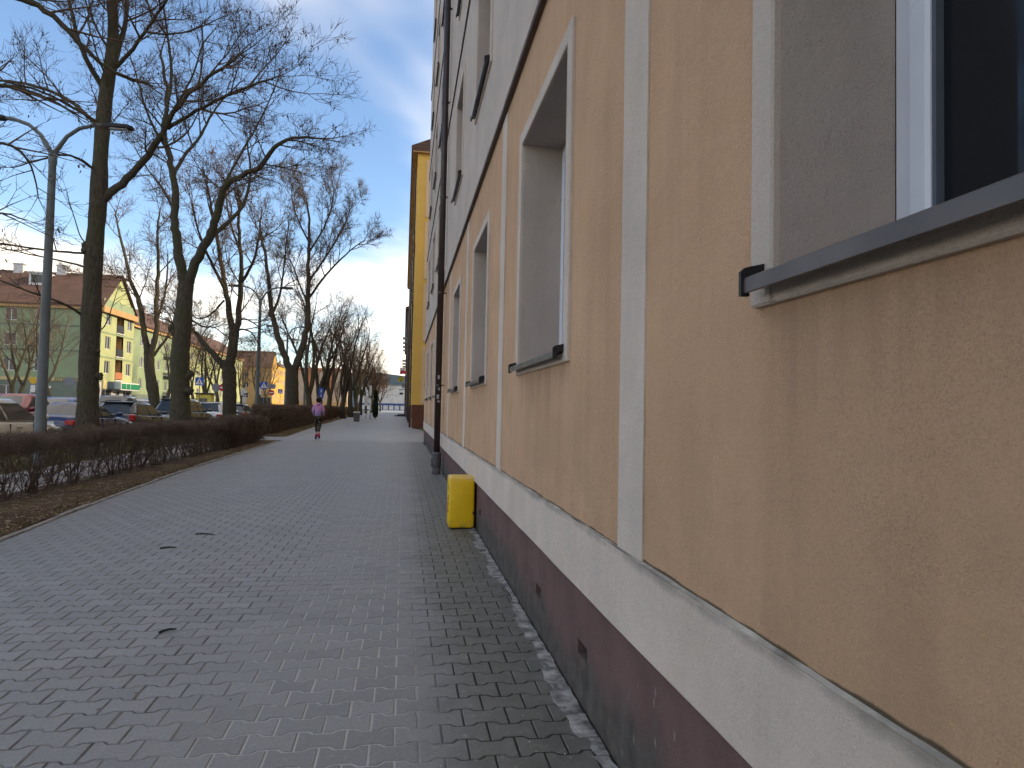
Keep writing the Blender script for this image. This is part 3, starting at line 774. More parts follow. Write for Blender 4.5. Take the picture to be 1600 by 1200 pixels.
m.add([(R1, *e0), (R1, *ri), (R1, *e1), (R1, e1[0], e1[1]-.18), (R1, ri[0], ri[1]-.2), (R1, e0[0], e0[1]-.18)], [(0, 1, 4, 5), (1, 2, 3, 4)])
m.add([(R0, *e0), (R1, *e0), (R1, e0[0], e0[1]-.18), (R0, e0[0], e0[1]-.18)], [(0, 1, 2, 3)])
roof = m.build('roof', m_roof, g1, True)
def on_roof(u, f): return (gx-46+u, gy-ex+(GW/2+ex)*f, gz+H_E+(H_R-H_E)*f)
for u, w in ((27.4, 1.9), (36.4, 1.9)):
    p = on_roof(u, .56)
    m = MB(); m.box((p[0], p[1]-.1, p[2]), (p[0]+w, p[1]+2.2, p[2]+1.5)); m.box((p[0]-.15, p[1]-.3, p[2]+1.5), (p[0]+w+.15, p[1]+2.6, p[2]+1.65)); d_ = m.build('dormer', m_wframe, roof, True)
    m = MB(); m.box((p[0]+.25, p[1]-.14, p[2]+.3), (p[0]+w-.25, p[1]-.105, p[2]+1.3)); m.build('dormer_pane', m_wpane, roof, True)
p = on_roof(29.6, .16); m = MB()
m.add([(p[0], p[1], p[2]), (p[0]+2.7, p[1]+.0, p[2]), (p[0]+3.2, p[1]+3.0, p[2]+2.9), (p[0]+.0, p[1]+3.0, p[2]+2.9), (p[0], p[1]-.2, p[2]+2.9), (p[0]+3.0, p[1]+2.6, p[2]+2.9)], [(0, 1, 5, 4), (1, 2, 5), (0, 4, 3)])
m.build('dormer_gable', m_greenl, roof, True)
for u in (11.5, 15.0, 18.5): 
    p = on_roof(u, .4); m = MB(); m.add([(p[0], p[1]-.05, p[2]+.06), (p[0]+.8, p[1]-.05, p[2]+.06), (p[0]+.8, p[1]+.75, p[2]+.86), (p[0], p[1]+.75, p[2]+.86)], [(0, 1, 2, 3)]); m.build('skylight', m_wpane, roof, True)
for u, f in ((10, .95), (21.5, .97), (26, .9), (33.5, .97), (38.5, .98)):
    p = on_roof(u, f); m = MB(); m.box((p[0], p[1]-.3, p[2]-1), (p[0]+1.1, p[1]+.4, p[2]+1.0)); m.box((p[0]-.1, p[1]-.4, p[2]+1.0), (p[0]+1.2, p[1]+.5, p[2]+1.12)); m.build('chimney', m_white, roof, True)

def side_block(name, label, X, Y0, Y1, he, hr, mat, base_mat, roofm, storeys, pitch, w=1.2, first=1.6, balc=(), depth=11, z=.15, cornice=None, win_h=1.5):
    """a terrace whose long face looks onto the street (towards +X) and whose ridge follows the street"""
    r = thing(name, label, 'building', (X, Y0, z))
    f = Face(r, (X, Y0, z), PI/2); L = Y1-Y0
    st = (he-.6-first)/storeys; ops = []
    n = int((L-1.5)/pitch)
    for k in range(storeys):
        for i in range(n): ops.append((1.2+i*pitch, 1.2+i*pitch+w, first+.8+k*st, first+.8+k*st+win_h))
    f.wall([mat, m_wframe], 0, L, first, he, ops); f.wall([base_mat, base_mat], 0, L, -.4, first, [])
    for a, b, c, d in ops: f.window(a, c, b-a, d-c)
    for i, k in balc:
        a = 1.2+i*pitch; c = first+k*st
        fl = f.box('balcony', m_white, a-.9, a+w+.9, c-.02, c+.12, .0, 1.1)
        f.box('balcony_railing', m_dark if k else m_brick, a-.88, a+w+.88, c+.2, c+1.05, 1.04, 1.08, fl)
    if cornice: f.box('cornice', cornice, -.1, L+.1, he-.5, he-.01, .003, .35)
    e = Face(r, (X-depth, Y0, z), 0.0); e.wall([mat, mat], 0, depth, -.4, he, [])
    m = MB(); m.add([(X-depth, Y0, z+he), (X, Y0, z+he), (X-depth/2, Y0, z+hr)], [(0, 1, 2)]); m.build('gable', mat, r, True, fix=False)
    m = MB(); o = .5
    m.loft([[(X+o, y, z+he-.12), (X+o, y, z+he+.06), (X-depth/2, y, z+hr+.25), (X-depth-o, y, z+he+.06), (X-depth-o, y, z+he-.12), (X-depth/2, y, z+hr+.02)] for y in (Y0-.3, Y1+.3)], True)
    rf = m.build('roof', roofm, r, True)
    for t in (.2, .55, .85):
        y = Y0+L*t; m = MB(); m.box((X-depth/2-.3, y, z+hr-.3), (X-depth/2+.4, y+1.2, z+hr+1.1)); m.box((X-depth/2-.4, y-.1, z+hr+1.1), (X-depth/2+.5, y+1.3, z+hr+1.22)); m.build('chimney', m_white, rf, True)
    return r, f
g2, f2 = side_block('green_terrace', 'sage green terrace with a row of balconies beyond the large green house', -38.0, 101.2, 125.0, 12.4, 16.2, m_green, m_greend, m_roof, 3, 3.6, 1.2, 2.4, [(4, 1), (4, 0), (4, 2)], cornice=m_orange)
g3, f3 = side_block('pale_green_terrace', 'pale yellow-green terrace half hidden behind bare trees and crossing signs', -38.6, 126.5, 172.0, 12.2, 16.0, m_greenl, m_greend, m_roof, 3, 4.2, 1.3, 1.8, cornice=m_orange)
# --- golden corner house with a gable (same build as the green one, further off)
hx, hy, hz = -37.8, 205.0, .1
g4 = thing('golden_house', 'golden corner house with a brown roof and a sunlit gable far down the street', 'building', (hx, hy, hz))
hf = Face(g4, (hx-16, hy, hz), 0.0); he, hr, hw = 12.3, 17.0, 8.5
ops = [(1.2+i*3.6, 2.5+i*3.6, 3.2+k*3, 4.7+k*3) for i in range(4) for k in range(3)]
hf.wall([m_goldb, m_wframe], 0, 16, -.3, he, ops)
for a, b, c, d in ops: hf.window(a, c, b-a, d-c)
hg = Face(g4, (hx, hy, hz), PI/2); ops = [(1.2+i*2.9, 2.2+i*2.9, 3.2+k*3, 4.7+k*3) for i in range(3) for k in range(3)]
hg.wall([m_yellow, m_wframe], 0, hw, -.3, he, ops)
for a, b, c, d in ops: hg.window(a, c, b-a, d-c)
m = MB(); m.add([hg.P(0, he, 0), hg.P(hw, he, 0), hg.P(hw/2, hr, 0)], [(0, 1, 2)]); m.build('gable', m_yellow, g4, True, fix=False)
m = MB(); m.loft([[(x, hy-.5, hz+he-.1), (x, hy+hw/2, hz+hr+.1), (x, hy+hw+.5, hz+he-.1), (x, hy+hw/2, hz+hr-.25)] for x in (hx-16.3, hx+.15)], True); m.build('roof', m_roof, g4, True)
hf.box('lean_to', m_dark, 12.0, 16.2, -.3, 3.4, .05, 2.0)
g5, f5 = side_block('yellow_terrace', 'long sunlit yellow terrace beyond the golden corner house', -38.6, 216.0, 260.0, 13.6, 16.0, m_yellow, m_peach, m_roof, 4, 3.3, 1.2, 1.0)
# --- pink and orange house closing the view on the left
g6 = thing('pink_house', 'pale pink house with orange brick bays closing the square behind the trees', 'building', (-45, 300, 0))
pf = Face(g6, (-45, 300, 0), 0.0); ops = [(1.3+i*3.1, 2.7+i*3.1, 3.6+k*3.3, 5.3+k*3.3) for i in range(6) for k in range(4)]
pf.wall([m_pink, m_wframe], 0, 21, -.3, 17.0, ops)
for a, b, c, d in ops: pf.window(a, c, b-a, d-c)
for u in (4.4, 13.6): pf.box('brick_bay', m_brick, u-.05, u+1.2, 3.2, 17.2, .01, .4)
pf.box('parapet', m_brick, -.2, 21.2, 16.4, 17.6, .01, .3); pf.box('shop_front', m_orange, -.1, 21.1, -.2, 3.2, .02, .4)
m = MB(); m.box((-45, 300.05, 0), (-24, 312, 17)); m.build('body', m_pink, g6, True)
# --- white house with a blue shop floor at the end of the street
g7 = thing('white_house', 'white house with a blue shop floor closing the far end of the street', 'building', (-14, 345, 0))
wf = Face(g7, (-22, 345, 0), 0.0); ops = [(1.2+i*2.7, 2.4+i*2.7, 5.2+k*3.2, 6.9+k*3.2) for i in range(9) for k in range(2)]
wf.wall([m_white, m_wframe], 0, 26, 3.4, 12.4, ops)
for a, b, c, d in ops: wf.window(a, c, b-a, d-c)
m_blue = plain('blue_shop_front', (.03, .075, .24), .6)
sops = [(1.0+i*2.8, 3.2+i*2.8, .2, 2.4) for i in range(9)]
wf.wall([m_blue, m_blue], 0, 26, -.3, 3.4, sops, name='shop_front')
for a, b, c, d in sops: wf.window(a, c, b-a, d-c, name='shop_window')
for v in (8.2, 11.3): wf.box('belt_course', m_wframe, 0, 26, v, v+.3, .005, .12)
m = MB(); m.box((-22, 345.05, 0), (4, 358, 12.4)); m.build('body', m_white, g7, True)
m = MB(); m.loft([[(-22.5, y, 12.4), (4.5, y, 12.4), (4.5, y, 12.7), (-22.5, y, 12.7)] for y in (344.5, 358)], True); m.build('roof', m_steel, g7, True)

# --- right side beyond the gap: yellow house, then an older row
yx, yy0, yy1 = .56, 48.0, 104.0
g8 = thing('yellow_house', 'yellow four-storey house with peach panels and red-brown plinth beyond the tan block', 'building', (yx, yy0, 0))
ye = Face(g8, (yx, yy0, 0), 0.0); YH = 19.4
m_yellow = plain('sunny_yellow_render', (.74, .455, .115), .9, .07, .6, .1, 40, .15, local=False); m_peach = plain('light_peach_render', (.72, .50, .29), .9, .07, .6, .1, 40, .15, local=False)
ye.wall([m_yellow, m_yellow], 0, 12, 1.62, YH, []); ye.box('plinth', m_brownp, .04, 12, -.2, 1.62, -.4, -.02)
for k in range(4):
    ye.box('peach_panel', m_peach, .62, 11.5, 1.68+k*4.40, 1.68+k*4.40+4.05, .004, .05)
yl = Face(g8, (yx, yy1, 0), -PI/2); YL = yy1-yy0
ops = [(2.0+i*3.4, 3.4+i*3.4, 3.0+k*4.4, 5.2+k*4.4) for i in range(15) for k in range(4)]
yl.wall([m_yellow, m_yellow], 0, YL, 1.62, YH, ops); yl.wall([m_brownp, m_brownp], 0, YL, -.2, 1.62, [], name='plinth')
for a, b, c, d in ops: yl.window(a, c, b-a, d-c)
for a, b, c, d in ops:
    if b > 30: yl.box('window_ledge', m_soffit, a-.1, b+.1, c-.12, c-.04, 0, .12)
m = MB(); m.box((yx-.36, yy0-.3, YH), (yx+12.3, yy1, YH+.10)); m.build('eaves_board', m_orange, g8, True)
m = MB(); m.loft([[(yx-.40, y, YH+.105), (yx-.46, y, YH+.42), (yx+6, y, YH+3.2), (yx+12.4, y, YH+.42), (yx+12.4, y, YH+.105)] for y in (yy0-.35, yy1)], True); m.build('roof', m_roof, g8, True)
# added wing, out of view: blocks the sun that would stripe the pavement
m = MB(); m.box((10.5, 22, -.2), (21.0, 47.9, 15.6)); wing = m.build('added_sun_block', m_yellow, g8, True)
m = MB(); m.loft([[(10.0, y, 15.6), (15.7, y, 18.6), (21.5, y, 15.6)] for y in (21.5, 47.9)], True); m.build('sun_block_roof', m_roof, g8, True)
wfc = Face(g8, (10.5, 47.9, 0), -PI/2)  # window face of the added wing
for i in range(6):
    for k in range(4): wfc.window(2.0+i*4.0, 2.4+k*3.5, 1.4, 1.7, .02)
for i in range(4):
    m = MB(); m.ball((yx+1.3+i*.38, yy0-.33, YH+.72+i*.14), (.2, .12, .14), 8, 4); m.build('ridge_tile', m_roof, g8, True, smooth=True)
for y in (yy0+1.2, yy0+17, yy0+33, yy0+50):
    m = MB(); m.tube([(yx-.40, y, YH+.1), (yx-.40, y, YH-.35), (yx-.10, y, YH-1.1), (yx-.09, y, 1.2), (yx-.09, y, .0)], .055, 8); m.build('downpipe', m_pipe, g8, True)
for z in (4.4, 8.8, 13.2):
    m = MB(); m.box((yx-.05, yy0+.9, z), (yx, yy1, z+.18)); m.build('string_course', m_yellow, g8, True)
m_old = plain('weathered_grey_brown_render', (.16, .115, .10), .9, .2, .8, .2, 40, .15, local=False)
rx, r0, r1 = .40, 106.0, 196.0
g9 = thing('old_row_house', 'dark weathered row house with flags and a hanging sign along the far pavement', 'building', (rx, r0, 0))
rl = Face(g9, (rx, r1, 0), -PI/2)
ops = [(2.0+i*3.6, 3.4+i*3.6, 2.6+k*3.7, 4.6+k*3.7) for i in range(24) for k in range(4)]
rl.wall([m_old, m_soffit], 0, r1-r0, -.2, 16.6, ops)
for a, b, c, d in ops:
    if a > 60: rl.window(a, c, b-a, d-c)
re_ = Face(g9, (rx, r0, 0), 0.0); re_.wall([m_old, m_old], 0, 12, -.2, 16.6, [])
m = MB(); m.loft([[(rx-.4, y, 16.6), (rx-.45, y, 16.9), (rx+6, y, 19.5), (rx+12, y, 16.6)] for y in (r0-.3, r1)], True); m.build('roof', m_roof, g9, True)
for u in (82, 74, 66, 58):
    for k in (1, 2, 3):
        fl = rl.box('balcony', m_white, u, u+2.6, 1.6+k*3.7, 1.75+k*3.7, 0, .75); rl.box('balcony_railing', m_dark, u, u+2.6, 1.8+k*3.7, 2.6+k*3.7, .70, .75, fl)
for u in (88.5, 70, 50):
    m = MB(); m.tube([(rx-.12, r1-u, 0), (rx-.12, r1-u, 16.5)], .07, 8); m.build('downpipe', m_pipe, g9, True)
st = thing('entrance_step', 'dark stone entrance steps jutting onto the pavement from the old row house', 'steps', (rx-.7, 110.5, 0))
m = MB(); m.bbox((rx-1.75, 109.8, 0), (rx, 112.4, .17), .02); m.build('step', m_dark, st, True)
m = MB(); m.bbox((rx-1.3, 110.1, .171), (rx, 112.1, .34), .02); m.build('step', m_dark, st, True)
# flags on slanted poles
def flag(label, px, py, Y, cols, w, h, grp=None):
    p = at(px, py, Y); x1 = yx if Y < yy1 else rx
    t = thing('flag', label, 'flag', (x1, Y, p.z-.4), group=grp)
    m = MB(); m.tube([(x1, Y, p.z-.5), (p.x-.1, Y, p.z+.75)], .02, 6); m.build('flag_pole', m_wframe, t, True)
    n = 8
    for j, c in enumerate(cols):
        m = MB(); z1 = p.z+.62-h*j/len(cols); z0 = p.z+.62-h*(j+1)/len(cols)
        m.loft([[(p.x+w*i/n, Y+.10*math.sin(i*1.5)-.012, z0-.05*math.sin(i)), (p.x+w*i/n, Y+.10*math.sin(i*1.5)-.012, z1-.05*math.sin(i)), (p.x+w*i/n, Y+.10*math.sin(i*1.5)+.012, z1-.05*math.sin(i)), (p.x+w*i/n, Y+.10*math.sin(i*1.5)+.012, z0-.05*math.sin(i))] for i in range(n+1)], True)
        m.build('flag_cloth', plain('flag_cloth_%d' % j+label[:5], c, .8, .08), t, True)
    return t
flag('white and red flag on a slanted pole above the far pavement', 625, 580, 104.8, ((.62, .58, .58), (.50, .02, .05)), .82, 1.05)
flag('small yellow flag hanging below the white and red flag', 622, 594, 118.0, ((.62, .50, .03),), .9, .85)
sg = thing('hanging_sign', 'dark oval sign hanging from a bracket on the old row house', 'sign', (rx, 106.6, 3.0))
a = at(624, 608.5, 106.6); m = MB(); m.box((a.x-.1, 106.55, a.z-.05), (rx, 106.65, a.z+.05)); m.build('bracket', m_dark, sg, True)
b = at(627, 615, 106.6); m = MB(); m.lathe([(.02, -.06), (.30, -.06), (.32, -.04), (.32, .04), (.30, .06), (.02, .06)], 16, (b.x, 106.6, 0), 'y')
m.v = [(x, y-106.6+106.6, b.z+z*.55) for x, y, z in m.v]; m.build('sign_plate', m_dark, sg, True)
m = MB(); m.tube([(b.x, 106.6, a.z), (b.x, 106.6, b.z+.15)], .012, 5); m.build('chain', m_dark, sg, True)

# --- wooded hills closing the valley
def hill_mat():
    t = NT('hazy_wooded_hill'); c = t.mix(t.rng(t.noise(.01, 5, .6), .35, .65), (.035, .055, .075), (.06, .082, .10)); return t.done(c, 1.0, None, 0)  # distance haze put into the colour as a blue tint, no air modelled
m = MB(); rh = random.Random(4); n = 70; rings = []
for j, (Y, k) in enumerate(((2300, 0), (2600, .55), (3000, 1.0), (3600, .7), (4200, 0))):
    rings.append([(-3200+6400*i/n, Y, -20+k*(165+45*math.sin(i*.33+1.1)+28*math.sin(i*.81)+rh.uniform(-7, 7))) for i in range(n+1)])
m.loft(rings, False, False); struct(m.build('hills', hill_mat(), smooth=True))
# ------------------------------------------------------------------ bare trees
def bark_mat(name, col, moss=.5):
    t = NT(name); P = t.pos()
    v = t.noise(1.0, 5, .62, t.map(P, (30, 30, 6)), .6)
    c = t.mix(t.rng(v, .32, .68), sc(col, .5), sc(col, 1.35))
    g = t.rng(t.noise(1.4, 4, .6), .42, .66, 0, moss); c = t.mix(g, c, (.070, .080, .036))
    c = t.mix(t.rng(t.noise(9, 3), .62, .75, 0, .5), c, (.17, .155, .125))
    return t.done(c, .95, t.bump(v, .9, .02), .1)
m_bark = bark_mat('mossy_grey_bark', (.095, .080, .060), .6)
m_bark2 = bark_mat('dark_bark', (.070, .056, .043), .35)
m_twig = plain('brown_twigs', (.135, .098, .072), .9, .25, 1.5, 0, 80, .1, local=False)
m_twigf = plain('reddish_brown_twigs', (.17, .105, .068), .9, .25, 1.0, 0, 80, .1, local=False)
m_seed = plain('dry_brown_seed_bunches', (.115, .066, .042), .9, .35, 4, 0, 80, .1, local=False)

def tubes_mesh(name, branches, mat, sides):
    """branches: list of (pts Nx3 array, radii N): one joined mesh"""
    V, F4 = [], []; base = 0
    for (pts, rad), k in zip(branches, sides):
        n = len(pts)
        t = np.empty_like(pts); t[1:-1] = pts[2:]-pts[:-2]; t[0] = pts[1]-pts[0]; t[-1] = pts[-1]-pts[-2]
        t /= np.linalg.norm(t, axis=1, keepdims=True)+1e-9
        ref = np.array([.37, .91, .17]) if abs(t[0, 1]) < .85 else np.array([.91, .1, .4])
        a = np.cross(t, ref); a /= np.linalg.norm(a, axis=1, keepdims=True)+1e-9; b = np.cross(t, a)
        ang = np.arange(k)*2*PI/k
        ring = pts[:, None, :]+rad[:, None, None]*(np.cos(ang)[None, :, None]*a[:, None, :]+np.sin(ang)[None, :, None]*b[:, None, :])
        V.append(ring.reshape(-1, 3))
        i = np.arange(n-1)[:, None]*k; j = np.arange(k)[None, :]; j2 = (j+1) % k
        F4.append(np.stack([i+j, i+j2, i+k+j2, i+k+j], -1).reshape(-1, 4)+base); base += n*k
    V = np.concatenate(V).astype(np.float32); F4 = np.concatenate(F4).astype(np.int32)
    me = bpy.data.meshes.new(name); me.vertices.add(len(V)); me.vertices.foreach_set('co', V.ravel())
    me.loops.add(F4.size); me.loops.foreach_set('vertex_index', F4.ravel())
    me.polygons.add(len(F4)); me.polygons.foreach_set('loop_start', np.arange(len(F4), dtype=np.int32)*4)
    me.polygons.foreach_set('loop_total', np.full(len(F4), 4, np.int32)); me.polygons.foreach_set('use_smooth', np.ones(len(F4), bool))
    me.materials.append(mat); me.update(calc_edges=True); return me
def nrm(v): return v/(np.linalg.norm(v)+1e-9)
class Tree:
    def __init__(s, seed, twig=1.0, seeds=.25, up=.10, levels=3, spread=.9, seg=.30, dens=1.0, fine=3):
        s.fine = fine
        s.g = np.random.default_rng(seed); s.big = []; s.small = []; s.tips = []
        s.twig, s.seeds, s.up, s.levels, s.spread, s.seg, s.dens = twig, seeds, up, levels, spread, seg, dens
    def polyline(s, p, d, L, r0, r1, wob=.16, up=None):
        n = max(3, int(L/s.seg)+1); pts = [p]; d = nrm(d); up = s.up if up is None else up
        bend = s.g.normal(size=3)*wob*.35
        for i in range(n-1):
            d = nrm(d+s.g.normal(size=3)*wob*.6+bend*.5+np.array([0, 0, up])); pts.append(pts[-1]+d*(L/(n-1)))
        return np.array(pts), np.linspace(r0, r1, n)
    def side_dir(s, t, ang):
        a = nrm(np.cross(t, s.g.normal(size=3))); return nrm(math.cos(ang)*t+math.sin(ang)*a)
    def limb(s, pts, r0, r1, kids=None, level=1, big=True, klen=None, start=.3):
        """a hand-laid limb; side branches are grown from it"""
        pts = np.array([np.array(p, float) for p in pts])
        # round the corners
        for _ in range(2):
            q = [pts[0]]
            for a, b in zip(pts[:-1], pts[1:]): q += [a*.75+b*.25, a*.25+b*.75]
            q.append(pts[-1]); pts = np.array(q)
        n = len(pts); rad = 1.09*np.linspace(r0, r1, n)*(1+s.g.normal(size=n)*.03)
        pts[1:-1] += s.g.normal(size=(n-2, 3))*r0*.12
        (s.big if big else s.small).append((pts, rad))
        L = np.linalg.norm(np.diff(pts, axis=0), axis=1).sum()
        k = kids if kids is not None else max(2, int(L*1.6*s.dens))
        for i in range(k):
            f = start+(1-start)*(i+s.g.random())/k; s.sprout(pts, rad, f, level, klen or L*.55)
        s.sprout(pts, rad, .999, level, (klen or L*.55), straight=True)
    def sprout(s, pts, rad, f, level, L, straight=False):
        x = f*(len(pts)-1); i = min(int(x), len(pts)-2); q = x-i
        p = pts[i]*(1-q)+pts[i+1]*q; r = rad[i]*(1-q)+rad[i+1]*q; t = nrm(pts[i+1]-pts[i])
        d = t if straight else s.side_dir(t, s.spread*s.g.uniform(.5, 1.15))
        if d[2] < -.2: d[2] *= .3
        L = L*s.g.uniform(.6, 1.15)*(1.15-.45*f)
        s.branch(p, d, L, min(r*.75, .014+L*.010), level)
    def branch(s, p, d, L, r, level):
        r1 = max(.0035*s.twig, r*.30)
        pts, rad = s.polyline(p, d, L, r, r1, .13+.04*level, s.up*(1.0 if level < s.levels else .6))
        s.small.append((pts, rad))
        if level >= s.levels:
            s.tips.append(pts[-1])
            if s.g.random() < .4: s.tips.append(pts[len(pts)//2])
            for k in range(s.fine):                # the finest shoots
                j = int(s.g.integers(1, len(pts))); t = nrm(pts[j]-pts[j-1]); e = s.side_dir(t, s.g.uniform(.4, 1.0)); l = s.g.uniform(.12, .34)*(1 if s.twig < 1.5 else 1.7)
                e2 = nrm(e+np.array([0, 0, .35])); q = pts[j]+e*l*.5
                s.small.append((np.array([pts[j], q, q+e2*l*.5]), np.array([.0040, .0034, .0022])*s.twig))
            return
        n = max(2, int((2.2+L*2.6)*s.dens))
        for i in range(n): s.sprout(pts, rad, .18+.8*(i+s.g.random())/n, level+1, max(.28, L*.46))
        s.sprout(pts, rad, .999, level+1, max(.25, L*.4), True)
    def seed_mesh(s, name, size=.05):
        V, Fc = [], []
        for p in s.tips:
            if s.g.random() > s.seeds: continue
            for _ in range(s.g.integers(2, 5)):
                c = p+s.g.normal(size=3)*size*.9-np.array([0, 0, size*.6]); a = s.g.normal(size=3); a = nrm(a)*size*.35; b = nrm(np.array([s.g.normal()*.35, s.g.normal()*.35, -1]))*size*s.g.uniform(.8, 1.5)
                k = len(V); V += [c-a, c+a, c+a*.6+b, c-a*.6+b]; Fc.append((k, k+1, k+2, k+3))
        if not V: return None
        me = bpy.data.meshes.new(name); me.from_pydata([tuple(v) for v in V], [], Fc); me.materials.append(m_seed); return me
    def meshes(s, bark, twig):
        tm = tubes_mesh('trunk', s.big, bark, [10 if b[1][0] > .12 else 7 for b in s.big])
        cm = tubes_mesh('crown', s.small, twig, [5 if b[1][0] > .03 else (4 if b[1][0] > .014 else 3) for b in s.small])
        return tm, cm, s.seed_mesh('seed_bunches')
    def emit(s, name, label, base, bark, twig, group):
        tm, cm, sm = s.meshes(bark, twig)
        r = thing(name, label, 'tree', base, group=group); off = -np.array(base)
        for me, n in ((tm, 'trunk'), (cm, 'crown'), (sm, 'seed_bunches')):
            if me is None: continue
            me.transform(Matrix.Translation(Vector(off))); obj(n, me, r)
        return r
ROW = 'bare trees in the row along the lawn strip'
def px_limb(Y, pts): return [np.array(at(p[0], p[1], Y+(p[2] if len(p) > 2 else 0))) for p in pts]
def trunk(t, Y, pts, r0, r1, base, flare=1.5, kids=0, start=.4, level=1, klen=None):
    P = px_limb(Y, pts); P = [np.array(base)+np.array([0, 0, -.1]), np.array(base)+np.array([0, 0, .25])]+P
    pts_ = np.array(P)
    for _ in range(2):
        q = [pts_[0]]
        for a, b in zip(pts_[:-1], pts_[1:]): q += [a*.75+b*.25, a*.25+b*.75]
        q.append(pts_[-1]); pts_ = np.array(q)
    n = len(pts_); rad = 1.09*np.linspace(r0, r1, n)*(1+t.g.normal(size=n)*.045); z = pts_[:, 2]-base[2]
    rad *= 1+(flare-1)*np.exp(-np.clip(z, 0, 9)/.22)
    t.big.append((pts_, rad))
    for i in range(kids): t.sprout(pts_, rad, start+(1-start)*(i+t.g.random())/kids, level, klen or 1.8)
def burl(t, q, r):
    for k in range(4):
        c = q+t.g.normal(size=3)*r*.35; rr = r*t.g.uniform(.55, .9); a = np.linspace(-1, 1, 8); e = nrm(t.g.normal(size=3)+np.array([0, 0, 1.5]))
        t.big.append((c+a[:, None]*e*rr*1.15, rr*np.sqrt(np.clip(1-a*a, .02, 1))*(1+t.g.normal(size=8)*.08)))
def ground_at(px, py_any, Y, z=.02): p = at(px, py_any, Y); return (p.x, Y, z)

# 1: tall straight trunk beside the lamp
Y = 19.0; b = ground_at(137, 660, Y)
T = Tree(101, dens=1.05, seeds=.22, up=.03, spread=1.0)
trunk(T, Y, [(137, 640), (139, 560), (143, 480), (146, 400), (153, 330), (156, 260), (160, 200), (166, 140), (175, 95), (178, 40), (172, -30), (168, -120)], .262, .10, b, 1.25, 10, .55, 1, 2.4)
for pts, r0, r1, k in (
        ([(160, 312), (195, 283), (222, 255, -.4), (250, 218, -.8), (262, 190, -1.1), (290, 150, -1.6), (330, 118, -2.2), (375, 85, -2.8)], .105, .022, 9),
        ([(252, 218, -.8), (258, 180, -.6), (270, 120, -.2), (262, 60, .3), (255, 0, .5)], .055, .016, 6),
        ([(262, 200, -.9), (300, 178, -1.6), (350, 150, -2.2), (400, 130, -2.7), (440, 118, -3.0)], .05, .012, 7),
        ([(154, 200), (135, 178, .4), (100, 150, .9), (55, 134, 1.3), (10, 125, 1.6), (-50, 128, 1.8)], .062, .018, 8),
        ([(156, 193), (110, 165, -.7), (60, 140, -1.4), (0, 126, -2)], .04, .012, 7),
        ([(152, 268), (125, 248, -.5), (100, 240, -.9), (60, 250, -1.3), (20, 262, -1.6)], .04, .010, 6),
        ([(160, 135), (135, 95, -.4), (122, 60, -.6), (112, 20, -.8), (98, -40, -1)], .065, .03, 7),
        ([(176, 100), (192, 60, .3), (200, 10, .6), (196, -60, .8)], .07, .04, 6),
        ([(178, 108), (205, 80, -.6), (228, 48, -1), (250, 15, -1.4), (280, -30, -2)], .055, .02, 7),
        ([(228, 50, -1), (268, 55, -1.6), (310, 45, -2), (350, 25, -2.4)], .028, .009, 7),
        ([(140, 396), (100, 394, -.6), (50, 388, -1.2), (0, 380, -1.6), (-40, 376, -2)], .030, .012, 6),
        ([(138, 418), (90, 406, .5), (40, 396, .9), (-10, 385, 1.3)], .028, .010, 6),
        ([(132, 495), (105, 476, -.5), (70, 464, -.9), (30, 450, -1.2), (-20, 430, -1.6)], .034, .012, 5),
        ([(150, 520), (165, 510, -.3), (175, 480, -.5), (183, 455, -.6)], .018, .006, 4),
        ([(138, 385), (125, 370, .1), (118, 345, .2), (108, 315, .3), (104, 298, .3)], .018, .006, 2)):
    T.limb(px_limb(Y, pts), r0, r1, k, 1 if r0 > .045 else 2, True, 1.9 if r0 > .045 else .95)
for (kx, ky, q_) in ((133, 388, .13), (155, 588, .09), (151, 548, .07)): burl(T, np.array(at(kx, ky, Y-.05)), q_)
T.emit('street_tree', 'tall straight bare tree directly behind the lamp post, left of the others', b, m_bark, m_twig, ROW)

